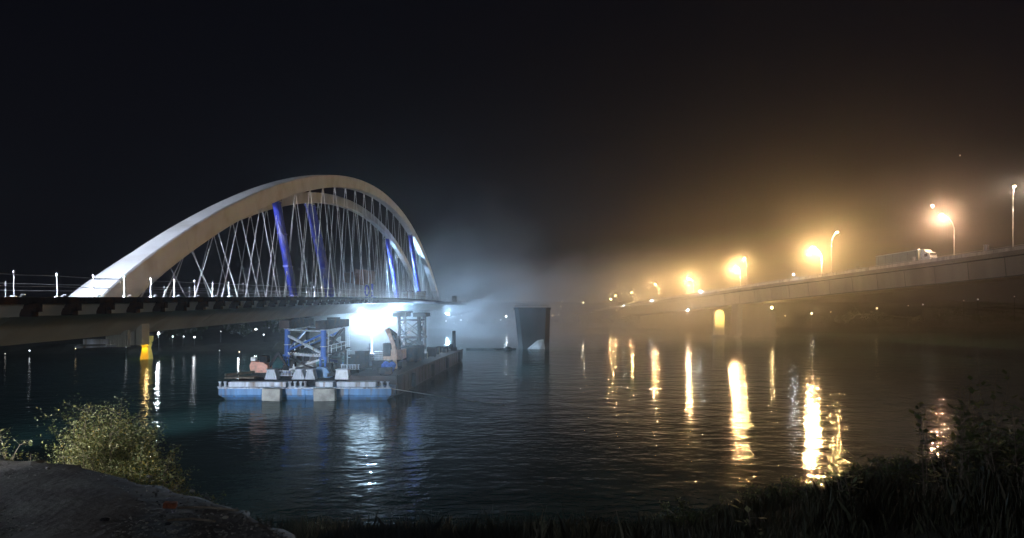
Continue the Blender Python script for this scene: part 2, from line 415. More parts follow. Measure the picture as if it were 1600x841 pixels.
ss = [S0 + (S1 - S0) * i / N_ for i in range(N_ + 1)]
WR = 12.0
MB().sweep([[rp(s, .35, -1.0), rp(s, WR - .35, -1.0), rp(s, WR - .35, -1.25), rp(s, .35, -1.25)] for s in ss]).build('roadway', M['asphalt'], rb)
def web(s): return 6.6 - 1.6 * max(0, min(1, (s - 120) / 150))
MB().sweep([[rp(s, .9, -1.26), rp(s, WR - .9, -1.26), rp(s, WR - 1.5, -web(s)), rp(s, 1.5, -web(s))] for s in ss]).build('box_girder', M['rconc'], rb)
for a, b in ((0, .5), (WR - .5, WR)):
    MB().sweep([[rp(s, a, -.95), rp(s, b, -.95), rp(s, b, -1.9), rp(s, a, -1.8)] for s in ss]).build('cornice', M['rconc'], rb)
# parapet of concrete panels with gaps, near side; rail on top
s = S0; i = 0
while s < rs(930):
    MB().sweep([[rp(q, .08, -.12), rp(q, .26, -.12), rp(q, .30, -.95), rp(q, .04, -.95)] for q in (s, s + 3.85)]).build('parapet_panel', M['parapet'], rb)
    MB().box(rp(s + 3.92, .17, -.40), (.16, .16, 1.1)).build('parapet_post', M['rconc'], rb)
    s += 4.0; i += 1
MB().sweep([[rp(q, WR - .3, -.1), rp(q, WR - .1, -.1), rp(q, WR - .1, -.95), rp(q, WR - .3, -.95)] for q in ss]).build('far_parapet', M['rconc'], rb)
MB().path([rp(q, .17, .12) for q in ss], .04, 5).build('handrail', M['galv'], rb)
MB().path([rp(q, .62, -2.05) for q in ss], .16, 6).build('joint_line', M['darksteel'], rb)  # dark tube added to draw the joint line below the cornice
MB().path([rp(q, 1.42, -web(q) + .12) for q in ss], .1, 6).build('drip_edge', M['dconc'], rb)
# construction joints on the girder face
j = MB()
for q in range(int(S0) + 4, int(S1), 9):
    j.beam(rp(q, .86, -1.95), rp(q, 1.45, -web(q) + .03), .09, .06)
j.build('segment_joint', M['dconc'], rb)
# pier: wall with an outer column carrying a floodlight
def pier(px, ln, th, name_parent, z1):
    s = rs(px, 5); c = rp(s, WR / 2)
    u = Vector((RN.x, RN.y, 0)); v = Vector((RD.x, RD.y, 0)); m = MB()
    lo = [c.xy.to_3d() + u * a * ln / 2 * 1.12 + v * b * th / 2 * 1.2 for a, b in ((-1, -.55), (-.86, -1), (.86, -1), (1, -.55), (1, .55), (.86, 1), (-.86, 1), (-1, .55))]
    hi = [c.xy.to_3d() + u * a * ln / 2 * .98 + v * b * th / 2 for a, b in ((-1, -.55), (-.86, -1), (.86, -1), (1, -.55), (1, .55), (.86, 1), (-.86, 1), (-1, .55))]
    for p in lo: p.z = -.8
    for p in hi: p.z = z1
    ft = [p + (p - (c.xy.to_3d())).normalized() * 1.1 for p in lo]
    for p in ft: p.z = -.8
    ft2 = [Vector((p.x, p.y, .7)) for p in ft]
    m.sweep([lo, hi]); m.build('pier', M['rconc'], name_parent)
    MB().sweep([ft, ft2]).build('pier_footing', M['rconc'], name_parent)
    return s
sp = rs(1170, 5)
pier(1172, 15.5, 6.5, rb, rz(sp) - web(sp) - .004)
for px in (760, 1015):
    s_ = rs(1015, 5)
pier(1985, 12, 6, rb, rz(rs(1985, 5)) - web(rs(1985, 5)) - .004) if False else None
# lit column beside the pier, round headed
pc = at(1124.5, 526, 246); pcz = at(1124.5, 484, 246).z
c_ = MB(); ring = []
outl = [(-1.75, -.5)] + [(-1.75, pcz - 2.0)] + [(-1.75 * math.cos(R(t)), pcz - 2.0 + 2.0 * math.sin(R(t))) for t in range(15, 180, 15)] + [(1.75, pcz - 2.0), (1.75, -.5)]
c_.prism([(pc.x + a, pc.y, b) for a, b in outl], (0, 0, 0), (0, 2.6, 0))
lc = c_.build('pier_column', mat('pale_render', (.62, .55, .38), .8, var=.15, scale=.8), rb)
MB().box((pc.x, pc.y + 1.2, .1), (4.6, 4.4, 1.4)).build('column_footing', M['rconc'], rb)
spot('column_floodlight', (pc.x - 1.2, pc.y - 3.6, pcz + .3), (pc.x, pc.y + .5, pcz - 3.2), 12000, (1, .72, .22), 62, .9, .3)

# ------------------------------------------------------------------ street lamps on the road bridge
M['bulb_w'] = emat('sodium_lamp_lens', (1, .68, .25), 110); M['bulb_c'] = emat('white_lamp_lens', (.9, .95, 1), 40)
M['bulb_dim'] = emat('dim_sodium_lamp_lens', (1, .66, .25), 14)
def street_lamp(label, hx, hy, bx, off, power, col=SOD, bulb='bulb_w', r=.35):
    r = .95 if power > 45000 else .6 if power > 10000 else .4
    sb = rs(bx, off); base = rp(sb, off, -1.0)
    Yh = base.y - 1.2; head = at(hx, hy, Yh)
    t = thing('street_lamp', label, 'street lamp', base, 'street lamps on the road bridge')
    bend = base + (head - base) * .0 + Vector((0, 0, (head.z - base.z) * .72))
    pts = [base, bend]
    for k in (.3, .6, .85): pts.append(bend + Vector(((head.x - base.x) * k ** 1.6, (head.y - base.y) * k ** 1.6, (head.z - bend.z) * math.sin(k * math.pi / 2))))
    pts.append(head + Vector((0, 0, .12)))
    q = MB()
    for a, (p0, p1) in enumerate(zip(pts, pts[1:])): q.tube(p0, p1, .13 - .012 * a, .13 - .012 * (a + 1), n=8)
    q.tube(base, base + Vector((0, 0, .8)), .2, n=8)
    q.build('pole', M['galv'], t, smooth=True)
    hd = MB().box(head + Vector((0, 0, .17)), (.9, .42, .2), taper=.7).build('lamp_head', M['pale'], t)
    MB().ball(head + Vector((0, 0, -.02)), r * .7, 10, 6, (1, .8, .5)).build('lamp_lens', M[bulb], hd)
    point('street_light', head - Vector((0, 0, r * .35 + .35)), power, col, .22, t)
LP = [('white street lamp on a tall pole, nearest to the right edge of the photo', 1585, 291, 1583, 10, 2200, (1, .8, .6), 'bulb_w'),
      ('bright pinkish street lamp on a bent pole to the right of the truck', 1471, 336, 1491, 10, 21000, (1, .58, .34), 'bulb_w'),
      ('brightest yellow street lamp, left of the truck', 1270, 387, 1284, 10, 88000, SOD, 'bulb_w'),
      ('smaller street lamp just above and right of the brightest yellow one', 1308, 363, 1299, 2, 5000, SOD, 'bulb_w'),
      ('bright street lamp above the pier, left of a smaller lamp', 1149, 417, 1157, 10, 33000, SOD, 'bulb_w'),
      ('smaller street lamp just right of the bright lamp above the pier', 1163, 404, 1167, 2, 6000, SOD, 'bulb_w'),
      ('large glowing street lamp above the left end of the lit column', 1076, 436, 1084, 10, 44000, SOD, 'bulb_w'),
      ('hazy street lamp fourth from the far left end of the bridge lamps', 1024, 444, 1030, 10, 17000, SOD, 'bulb_w'),
      ('hazy street lamp third from the far left end of the bridge lamps', 987, 457, 991, 10, 12000, SOD, 'bulb_w'),
      ('small hazy street lamp, right one of the far left pair', 962, 462, 965, 2, 7000, SOD, 'bulb_w'),
      ('small hazy street lamp, left one of the far left pair', 954, 467, 957, 10, 10000, SOD, 'bulb_w'),
      ('faint whitish street lamp standing alone beyond the left end of the road bridge', 911, 473, 913, 6, 2500, (1, .85, .6), 'bulb_w')]
for a in LP: street_lamp(*a)
# small lights fixed to the parapet and the girder
def fixture(name, label, p, mt, power=0, col=(1, 1, 1), r=.28, group=None):
    t = thing(name, label, 'light', p + Vector((0, 0, -.5)), group)
    MB().box(p + Vector((0, .12, 0)), (r * 1.7, .14, r * 1.7)).build('housing', M['pale'], t)
    MB().tube(p + Vector((0, .18, -.9)), p + Vector((0, .18, 0)), .05, n=6).build('bracket', M['galv'], t)
    MB().ball(p, r, 8, 5).build('lamp_lens', mt, t)
    if power: point('fixture_light', p + Vector((0, -.5, 0)), power, col, .15, t)
M['bulb_b'] = emat('cold_white_lens', (.75, .9, 1), 12); M['bulb_s'] = emat('small_white_lens', (1, .9, .75), 12)
for px, py, w, lab in ((1240, 429, 350, 'cold white marker light on the parapet left of the brightest street lamp'),
                       (1093, 455, 700, 'white marker light on the parapet right of the large glowing lamp'),
                       (1017, 470, 600, 'white marker light on the parapet below the hazy fourth lamp'),
                       (974, 478, 200, 'tiny marker light on the parapet at the far left end of the bridge')):
    s_ = rs(px, -.2); q = rp(s_, -.2); fixture('marker_light', lab, at(px, py, q.y), M['bulb_b'], w, (.8, .92, 1), .3, 'marker lights on the parapet of the road bridge')
q = at(1206, 481, 234); fixture('pier_light', 'warm light under the girder at the right edge of the pier', q, M['bulb_dim'], 1200, (1, .68, .28), .42)
k2 = at(1208, 487, 249); MB().sweep([[Vector((k2.x + a * w, k2.y + b * w, z)) for a, b in ((-1, -1), (1, -1), (1, 1), (-1, 1))] for w, z in ((1.0, -.5), (.55, 3), (.5, k2.z))]).build('pier_column', M['conc'], rb)
q = at(1075, 484, 262); fixture('girder_light', 'pinkish white light under the girder left of the lit column', q, M['bulb_s'], 1200, (1, .85, .8), .35)

# ------------------------------------------------------------------ lorry on the bridge
def lorry():
    off = 3.4; sA = rs(1372, off); sB = rs(1480, off)
    fwd = (rp(sB, off) - rp(sA, off)).normalized(); L = 21.0; org = rp(sB, off, -1.0) - fwd * L
    t = thing('lorry', 'articulated lorry with a white cab and grey-green curtain trailer crossing the road bridge', 'lorry', org)
    sd = Vector((RN.x, RN.y, 0)); up = sd.cross(fwd); up = up if up.z > 0 else -up
    rot = Matrix((fwd, sd, up)).transposed()
    P = lambda x, y, z: org + fwd * x + sd * y + up * z
    MB().box(P(6.9, 0, 2.55), (13.6, 2.5, 2.75), rot).build('trailer_box', M['curtain'], t, bevel=.05)
    MB().box(P(6.9, 0, 3.98), (13.7, 2.56, .12), rot).build('trailer_roof_rail', M['white'], t)
    MB().box(P(6.9, 0, 1.08), (13.4, 2.3, .18), rot).build('chassis', M['darksteel'], t)
    c = MB(); pr = [(14.1, .75), (16.9, .75), (17.1, 1.6), (16.75, 2.9), (16.2, 3.15), (14.3, 3.15), (14.1, 2.9)]
    c.prism([P(x + .2, -1.22, z) for x, z in pr], (0, 0, 0), sd * 2.44); cab = c.build('cab', M['white'], t, bevel=.06)
    d = MB(); pr = [(14.5, 3.16), (16.0, 3.16), (15.4, 3.85), (14.5, 4.0)]
    d.prism([P(x + .1, -1.1, z) for x, z in pr], (0, 0, 0), sd * 2.2); d.build('roof_fairing', M['white'], t)
    g = MB(); g.box(P(17.08, 0, 2.25), (.06, 2.1, .95), rot @ Matrix.Rotation(R(15), 3, 'Y')); g.box(P(16.1, -1.235, 2.3), (.9, .03, .75), rot)
    g.build('window', M['glass'], cab)
    for x in (.9, 2.2, 3.5, 12.9, 16.0):
        for y_ in (-1.05, 1.05):
            w = MB().tube(P(x, y_ - .16, .5), P(x, y_ + .16, .5), .5, n=16).build('wheel', M['black'], t)
            MB().tube(P(x, y_ - .17, .5), P(x, y_ + .17, .5), .24, n=10).build('rim', M['galv'], w)
    for y_ in (-.9, .9): MB().box(P(17.32, y_, 1.0), (.08, .36, .22), rot).build('headlight', M['bulb_s'], t)
    for i in range(6): MB().box(P(1.0 + i * 2.4, -1.262, 2.55), (.05, .02, 2.6), rot).build('curtain_strap', M['darksteel'], t)
    MB().box(P(14.2, -1.3, 4.02), (.5, .1, .1), rot).build('marker_lamp', M['bulb_s'], t)
lorry()
def roadside_box(px, h, w, label, m):
    q = rp(rs(px, .9), .9, -1.0); t = thing('cabinet', label, 'cabinet', q)
    MB().box(q + Vector((0, 0, h / 2)), (w, .6, h)).build('body', M[m], t, bevel=.03)
    MB().box(q + Vector((0, 0, h + .05)), (w + .15, .75, .1)).build('lid', M['pale'], t)
    MB().box(q + Vector((0, -.31, h * .55)), (w * .8, .02, h * .7)).build('door', M['pale'], t)
roadside_box(1541, 2.3, 1.0, 'pale blue-grey cabinet on the bridge walkway near the right edge', 'pale')
roadside_box(1428, 2.0, .6, 'small pale post cabinet on the bridge walkway below the lorry cab', 'conc')
roadside_box(1340, 1.8, .6, 'small pale cabinet on the bridge walkway left of the lorry', 'conc')

# ------------------------------------------------------------------ old pier standing alone in the river
op = thing('river_pier', 'dark free-standing concrete pier in the river between the two bridges', 'pier', at(832, 545, 176))
Yp = 176.0
def pring(z, l, r, d0, d1):
    return [Vector((l, Yp + d0 + .8, z)), Vector((l + 1.1, Yp + d0, z)), Vector((r - 1.3, Yp + d0, z)), Vector((r, Yp + d0 + 1.6, z)), Vector((r, Yp + d1, z)), Vector((l, Yp + d1, z))]
zt = at(0, 484, Yp).z
xl0, xl1 = at(811, 0, Yp).x, at(804, 0, Yp).x; xr = at(858.5, 0, Yp).x
MB().sweep([pring(-.8, xl0, xr, 0, 4.5), pring(zt, xl1, xr + .3, 0, 4.5)]).build('shaft', M['dconc'], op)
MB().sweep([pring(zt + .004, xl1 - .25, xr + .5, -.25, 4.8), pring(zt + .55, xl1 - .25, xr + .5, -.25, 4.8)]).build('cap', M['dconc'], op)
rnd = random.Random(4)
for i in range(15):
    x = xl1 + .3 + i * (xr - xl1 - .6) / 14; h = rnd.uniform(.4, 1.1)
    MB().tube((x, Yp + .3, zt + .5), (x + rnd.uniform(-.1, .1), Yp + .3, zt + .55 + h), .05, n=5).build('rebar', M['darksteel'], op)
for z in (.55, 1.0): MB().tube((xl1 + .3, Yp + .34, zt + .5 + z), (xr - .2, Yp + .34, zt + .52 + z * .95), .035, n=5).build('guard_rail', M['darksteel'], op)
q = MB(); q.add([(xl0 + 2.2, Yp - .9, -.2), (xl0 + 5.4, Yp - 1.4, -.2), (xr - 1.2, Yp - .8, -.2), (xr - 1.1, Yp + .1, -.2), (xl0 + 2.0, Yp + .1, -.2), (xl0 + 3.6, Yp - .4, 1.2), (xl0 + 4.9, Yp - .5, 2.3), (xr - 1.5, Yp - .2, 2.5), (xr - 1.5, Yp + .1, 2.5), (xl0 + 3.6, Yp + .1, 1.2)],
      [(0, 1, 6, 5), (1, 2, 7, 6), (2, 3, 8, 7), (5, 6, 7, 8, 9), (4, 0, 5, 9)])
q.build('rubble_skirt', mat('pale_grout', (.5, .48, .45), .8, var=.25, scale=.8, bump=.4), op)

# ------------------------------------------------------------------ shores
def shore(name, line, prof, seed):
    rnd = random.Random(seed); fine = []
    for (a, b) in zip(line, line[1:]):
        n = max(1, int((Vector(b) - Vector(a)).length / 6))
        for i in range(n): fine.append(Vector(a).lerp(Vector(b), i / n))
    fine.append(Vector(line[-1])); rings = []
    for i, p in enumerate(fine):
        j = rnd.uniform(-1.5, 1.5); ring = []
        for d, z in prof: ring.append(Vector((p.x + d * .12 * math.sin(i * .7), p.y + j * (d > 0) + d, z * (1 + .18 * math.sin(i * .55 + d * .1) + rnd.uniform(-.08, .08)) if z > 0 else z)))
        rings.append(ring)
    return tag(MB().sweep(rings, close=False, caps=False).build(name, M['land']), kind='structure')
LINE = [(-400, 150), (-150, 150), (-95, 160), (-62, 172), (-50, 215), (-38, 262), (-10, 285), (25, 288), (60, 292), (110, 300), (220, 300), (480, 300)]
shore('far_bank', LINE, [(-3, -1.2), (0, 0), (4, 1.8), (14, 2.6), (40, 3.6), (90, 5), (180, 9), (330, 14)], 2)
# tree belt on the far bank: a mass nobody could count
leafd = mat('dark_foliage', (.045, .055, .03), .9, var=.5, scale=.3)
def tree_belt(x0, x1, seed, hmin, hmax, step=3.2, yoff=14):
    rnd = random.Random(seed); b = MB(); x = x0
    while x < x1:
        yb = interp(x, [(p[0], p[1]) for p in LINE]) + yoff + rnd.uniform(0, 22); h = rnd.uniform(hmin, hmax); r = h * rnd.uniform(.32, .5)
        b.tube((x, yb, 1), (x, yb, h * .5), .2, n=4)
        for k in range(16):
            u = Vector((rnd.gauss(0, 1), rnd.gauss(0, 1), rnd.gauss(0, .8))).normalized() * rnd.uniform(.3, 1)
            c = Vector((x, yb, 2.4 + h * .55)) + Vector((u.x * r, u.y * r, u.z * h * .42))
            for q in range(14):
                w = c + Vector((rnd.gauss(0, 1), rnd.gauss(0, 1), rnd.gauss(0, .8))) * r * .28; s = rnd.uniform(.3, .7)
                e1 = Vector((rnd.gauss(0, 1), rnd.gauss(0, 1), rnd.gauss(0, 1))).normalized() * s; e2 = Vector((rnd.gauss(0, 1), rnd.gauss(0, 1), rnd.gauss(0, 1))).normalized() * s
                b.add([w, w + e1, w + e1 * .6 + e2, w + e2 * .8], [(0, 1, 2, 3)])
        x += rnd.uniform(.6, 1.5) * step
    return tag(b.build('tree_belt', leafd), kind='stuff')
tree_belt(-230, -62, 5, 4, 8, 4.5); tree_belt(-40, 62, 6, 3, 6.5, 4.0); tree_belt(118, 300, 7, 4, 9, 5.0)

# lights of the far bank: a pole with a lamp each
def shore_light(label, px, py, Y, size, m, power=0, col=(1, .95, .85), group='lamps along the far bank'):
    p = at(px, py, Y); g = Vector((p.x, p.y, 1.5)) if p.z > 3 else Vector((p.x, p.y, 0))
    t = thing('shore_lamp', label, 'lamp', g, group)
    MB().tube(g - Vector((0, 0, .5)), p, .09, n=5).build('pole', M['black'], t)
    MB().ball(p, size * .8, 8, 5).build('lamp_lens', m, t)
    if power: point('shore_light', p + Vector((0, -.6, 0)), power, col, .2, t)
E = dict(w=emat('far_white_light', (.9, .95, 1), 7), y=emat('far_warm_light', (1, .75, .4), 6), d=emat('far_faint_light', (1, .9, .8), 2.2), o=emat('far_orange_light', (1, .5, .2), 4))
G = 'far bank lamps too alike to tell apart'; GL = 'small white lamp among the row of lights on the far bank'
SH = []
for px, py, Y, s, m, pw, lab in (
    (248, 521, 158, .45, 'w', 700, 'brightest white lamp on the left bank, right of the yellow column'),
    (270, 526, 165, .2, 'w', 0, None), (287, 526, 168, .16, 'w', 0, None), (304, 527, 168, .24, 'w', 60, 'lone white lamp on the left bank halfway to the barges'),
    (345, 518, 175, .18, 'd', 0, None), (381, 514, 205, .24, 'w', 0, None), (400, 515, 205, .42, 'w', 300, 'white lamp on the bank left of the near tower'), (420, 512, 210, .15, 'w', 0, None), (412, 523, 176, .2, 'w', 0, None),
    (46, 548, 152, .16, 'w', 0, None), (8, 553, 152, .12, 'd', 0, None), (118, 545, 152, .12, 'y', 0, None), (197, 542, 152, .16, 'w', 0, None), (374, 550, 150, .16, 'o', 60, None), (343, 548, 150, .14, 'd', 0, None),
    (697, 502, 300, .3, 'w', 0, None), (720, 500, 300, .42, 'w', 0, 'white lamp on the far bank beyond the tip of the bridge deck'), (721, 494, 300, .2, 'w', 0, None), (721, 513, 288, .2, 'w', 0, None), (710, 505, 300, .2, 'w', 0, None), (731, 501, 300, .3, 'd', 0, None),
    (791, 494.5, 300, .5, 'w', 700, 'white lamp on the far bank just left of the free-standing pier'), (782, 500, 300, .28, 'w', 0, None),
    (863.5, 493, 300, .42, 'y', 0, 'warm white lamp just right of the free-standing pier'), (873, 492, 302, .3, 'y', 0, None), (878, 471, 330, .22, 'y', 0, None), (876, 479, 330, .28, 'y', 0, None), (924, 488, 320, .25, 'y', 0, None),
    (1227, 493.5, 306, .36, 'y', 0, None), (1268, 490, 306, .5, 'y', 160, 'pinkish lamp on the far bank seen under the bridge, right of the pier'), (1298, 487.5, 306, .22, 'y', 0, None), (1370, 482, 308, .45, 'y', 0, 'lamp on the far bank seen under the bridge below the lorry'), (1419, 478, 308, .24, 'd', 0, None), (1442, 476, 308, .34, 'd', 0, None), (1506, 470, 308, .2, 'd', 0, None), (1528, 468, 308, .4, 'd', 0, None), (1585, 463.5, 308, .22, 'd', 0, None)):
    SH.append((px, py, Y, s, m, pw, lab))
ORD = 'first second third fourth fifth sixth seventh eighth ninth tenth'.split()
REG = [((0, 229), 'left of the yellow column'), ((229, 330), 'right of the yellow column'), ((330, 440), 'left of the near tower'),
       ((690, 760), 'beyond the arch bridge tip'), ((760, 800), 'left of the lone pier'), ((850, 940), 'right of the lone pier'), ((1200, 1345), 'right of the road bridge pier'), ((1345, 1600), 'under the right end of the road bridge')]
for (a, b), where in REG:
    g_ = sorted([q for q in SH if a <= q[0] < b]); un = [q for q in g_ if not q[6]]
    for q in g_:
        px, py, Y, s, m, pw, lab = q
        if not lab: lab = ('%s small far bank lamp from the left, %s' % (ORD[un.index(q)], where)) if len(un) > 1 else 'small faint far bank lamp ' + where
        shore_light(lab, px, py, Y, s, E[m], pw, (1, .9, .75) if m == 'y' else (.9, .95, 1))
# the yellow-lit column on the left bank
yc = at(229, 562, 141); t = thing('lit_column', 'yellow floodlit concrete column standing at the left bank below the bridge', 'column', (yc.x, yc.y, 0))
MB().sweep([[Vector((yc.x + a * w, yc.y + b * w, z)) for a, b in ((-1, -1), (1, -1), (1, 1), (-1, 1))] for w, z in ((.95, -.5), (.8, 1.2), (.62, 2.4), (.95, 4.0), (.95, 4.9))]).build('shaft', mat('yellow_lit_render', (.75, .5, .08), .8, var=.15, scale=1), t)  # the lamp's yellow is also put into the shaft's base colour
MB().box((yc.x + 1.2, yc.y, 5.5), (3.4, 2.4, .25)).build('roof', M['darksteel'], t)
MB().tube((yc.x + 1.1, yc.y, 3.4), (yc.x + 2.7, yc.y, 5.3), .07, n=6).build('strut', M['darksteel'], t)
MB().ball((yc.x + .55, yc.y - 1.1, 5.1), .22, 8, 5).build('lamp_lens', M['bulb_w'], t)
spot('column_light', (yc.x + .3, yc.y - 2.6, 5.3), (yc.x, yc.y, 1.6), 2400, (1, .68, .06), 90, .9, .2, t)

# moon and a star
mn = at(1456, 323, 5000); r0 = 15; cr = MB(); o1 = [(math.cos(R(a)) * r0, math.sin(R(a)) * r0) for a in range(-100, 101, 20)]; o2 = [(math.cos(R(a)) * r0 * .72 + 11, math.sin(R(a)) * r0 * .9) for a in range(80, -81, -20)]
rot = Matrix.Rotation(R(215), 2)
pp = [rot @ Vector((-a, b)) for a, b in o1 + o2]
cr.prism([(mn.x + p.x, 5000, mn.z + p.y) for p in pp], (0, 0, 0), (0, 6, 0)); tag(cr.build('moon', emat('moonlit_rock', (1, .9, .75), 1.2)), 'thin crescent moon low above the road bridge lamps', 'moon')
tag(MB().ball(at(1500, 243, 5000), 4.5, 6, 4).build('star', emat('starlight', (1, .95, .9), .7)), 'single faint star high above the lorry', 'star')
# ------------------------------------------------------------------ front pontoon
def pontoon():
    x0, x1 = at(341, 0, 79).x, at(612, 0, 79).x; y0, y1, zt = 79.0, 97.0, 1.45
    t = thing('pontoon', 'low pale blue pontoon barge in front, carrying the near support tower', 'barge', ((x0 + x1) / 2, 88, 0))
    xm = -20.8; n = 4; w = (x1 - x0) / n; y1 = 82.0
    MB().box(((x0 + xm) / 2 + .1, 94.1, .47), (xm - x0 - .2, 23.9, 1.94)).build('main_hull', M['hull'], t)
    for i in range(n):
        a, b = x0 + i * w + .03, x0 + (i + 1) * w - .03
        cl = .9 if i == 0 else 0; cr = .9 if i == n - 1 else 0
        h = MB().sweep([[Vector((a + cl, y0 + .5, -.5)), Vector((b - cr, y0 + .5, -.5)), Vector((b - cr, y1, -.5)), Vector((a + cl, y1, -.5))],
                    [Vector((a + cl * .5, y0 + .25, .3)), Vector((b - cr * .5, y0 + .25, .3)), Vector((b, y1, .3)), Vector((a, y1, .3))]]).build('hull_bottom', M['hullfoot'], t)
        MB().sweep([[Vector((a + cl * .4, y0 + .2, .304)), Vector((b - cr * .4, y0 + .2, .304)), Vector((b, y1, .304)), Vector((a, y1, .304))],
                    [Vector((a, y0, .62)), Vector((b, y0, .62)), Vector((b, y1, .62)), Vector((a, y1, .62))],
                    [Vector((a, y0, zt)), Vector((b, y0, zt)), Vector((b, y1, zt)), Vector((a, y1, zt))]]).build('hull', M['hull'], t)
    for i in range(14):
        x = x0 + .7 + i * (x1 - x0 - 1.4) / 13
        MB().beam((x, y0 - .03, .66), (x, y0 - .03, zt - .04), .05, .05).build('hull_rib', M['hull'], t)
    MB().box(((x0 + x1) / 2, y0 - .05, zt - .03), (x1 - x0, .12, .14)).build('rubbing_strake', M['pale'], t)
    for a, b in ((358, 448), (494, 521), (527, 588)):
        xa, xb = at(a, 0, 80).x, at(b, 0, 80).x
        MB().box(((xa + xb) / 2, 80.3, zt + .31), (xb - xa, 1.2, .6)).build('coaming', M['pale'], t, bevel=.04)
    for px in (344, 352, 453, 461, 470, 477, 597, 606):
        q = at(px, 0, 79.6); b = MB(); b.tube((q.x, q.y, zt), (q.x, q.y, zt + .62), .14, n=10); b.tube((q.x, q.y, zt + .56), (q.x, q.y, zt + .68), .2, n=10); b.box((q.x, q.y, zt + .05), (.5, .5, .08))
        b.build('bollard', M['pale'], t)
    for a, b, rz_ in ((412, 440, .04), (492, 525, -.02)):
        q = at((a + b) / 2, 0, 78.6)
        MB().box((q.x, 78.45, .72), ((b - a) * 78.6 / F, .9, 1.45), Matrix.Rotation(rz_, 3, 'Y')).build('fender_block', M['conc'], t, bevel=.05)
    for px in (360, 368, 377, 386, 394, 545, 553, 562, 571, 580, 588):
        q = at(px, 0, 81.3 if px > 500 else 84); MB().box((q.x, q.y + (px % 3) * .15, zt + (.1 if px > 500 else .7)), (1.0, 1.6, .16), Matrix.Rotation(R(px * 7 % 25 - 12), 3, 'Z')).build('deck_mat', M['wood'], t)
    MB().box(((x0 + xm) / 2 + .4, 93.2, zt + .3), (xm - x0 - 1.0, 24.5, .6)).build('deck_platform', M['darksteel'], t)
    for i in range(3):
        q = [at(470 + 4 * k, 606 + 3 * math.sin(k / 6 * math.pi) + i * .5, 78.85) for k in range(7)]
    MB().path(q, .03, 5).build('slack_cable', M['rope_d'], t)
    return zt + .6
PD = pontoon()
# trapezoid trestles on the pontoon
def trestle(label, px, w0, w1, h, m, Y=82.5):
    q = at(px, 0, Y); t = thing('trestle', label, 'trestle', (q.x, Y, PD - .0), 'footing trestles on the front pontoon')
    b = MB(); b.prism([(q.x - w0 / 2, Y, PD), (q.x + w0 / 2, Y, PD), (q.x + w1 / 2, Y, PD + h), (q.x - w1 / 2, Y, PD + h)], (0, 0, 0), (0, 1.3, 0)); b.build('body', M[m], t, bevel=.04)
    MB().box((q.x, Y + .65, PD + h + .05), (w1 + .2, 1.5, .1)).build('top_plate', M['pale'], t)
    r = MB()
    for s in (-.3, .3): r.beam((q.x + s * w0, Y - .03, PD + .05), (q.x + s * w1, Y - .03, PD + h - .05), .07, .06)
    r.build('stiffener', M[m], t)
trestle('pale tapered steel trestle behind the orange mini excavator on the pontoon', 423, 1.6, .9, 1.15, 'pale')
trestle('pale tapered trestle left of centre, below the left leg of the near tower', 466, 1.7, .8, 1.15, 'pale')
trestle('pale tapered trestle just left of the blue tower foot', 484, 1.3, .7, 1.15, 'pale')
trestle('bright pale trestle right of the blue tower foot with a round plate', 534, 1.8, 1.4, 1.15, 'white')
# slatted steel barriers
for px, Y, n, lab in ((442, 83.6, 13, 'slatted steel barrier on the pontoon between two trestles'), (547, 86, 12, 'slatted steel barrier right of the near tower foot')):
    q = at(px, 0, Y); z = PD + (.35 if px < 500 else .9); t = thing('barrier', lab, 'barrier', (q.x, Y, z))
    for i in range(n): MB().box((q.x - 1.1 + i * 2.2 / (n - 1), Y, z + .32), (.06, .06, .56)).build('slat', M['pale'], t)
    for k in (.02, .62): MB().box((q.x, Y, z + k), (2.4, .1, .07)).build('rail', M['pale'], t)
    for s in (-1, 1): MB().box((q.x + s * 1.1, Y + .0, (z + PD) / 2 - .02), (.12, .12, z - PD)).build('leg', M['darksteel'], t)
# mini excavator
def mini_excavator():
    q = at(411, 0, 86); z = PD; x = q.x; Y = 86
    t = thing('mini_excavator', 'small orange mini excavator with a pale counterweight parked on the left of the pontoon', 'excavator', (x, Y, z))
    for s in (-.75, .75):
        b = MB(); b.prism([(x - 1.3, Y + s - .2, z + .25), (x - 1.05, Y + s - .2, z), (x + 1.05, Y + s - .2, z), (x + 1.3, Y + s - .2, z + .25), (x + 1.1, Y + s - .2, z + .55), (x - 1.1, Y + s - .2, z + .55)], (0, 0, 0), (0, .4, 0)); b.build('track', M['black'], t)
    MB().box((x, Y, z + .68), (1.5, 1.5, .25)).build('undercarriage', M['orange'], t)
    b = MB(); b.prism([(x - 1.35, Y - .85, z + .82), (x + .9, Y - .85, z + .82), (x + .9, Y - .85, z + 1.5), (x + .3, Y - .85, z + 1.9), (x - 1.2, Y - .85, z + 2.05), (x - 1.45, Y - .85, z + 1.5)], (0, 0, 0), (0, 1.7, 0)); b.build('body', M['orange'], t, bevel=.08)
    c = MB().box((x + .25, Y - .1, z + 2.25), (.95, 1.2, .9)).build('cab', M['darksteel'], t, bevel=.06)
    MB().box((x + .25, Y - .715, z + 2.35), (.7, .02, .5)).build('window', M['glass'], c)
    MB().box((x - 1.0, Y - .4, z + 2.3), (.6, .8, .5)).build('counterweight', M['white'], t, bevel=.05)
    a = MB(); a.beam((x + .8, Y, z + 1.3), (x + 2.0, Y, z + 3.1), .25, .35); a.beam((x + 1.95, Y, z + 3.1), (x + 3.0, Y, z + 1.4), .2, .28); a.build('arm', M['darksteel'], t)
    a = MB(); a.prism([(x + 2.7, Y - .3, z + 1.5), (x + 3.3, Y - .3, z + 1.3), (x + 3.2, Y - .3, z + .7), (x + 2.6, Y - .3, z + .8)], (0, 0, 0), (0, .6, 0)); a.build('bucket', M['darksteel'], t)
mini_excavator()

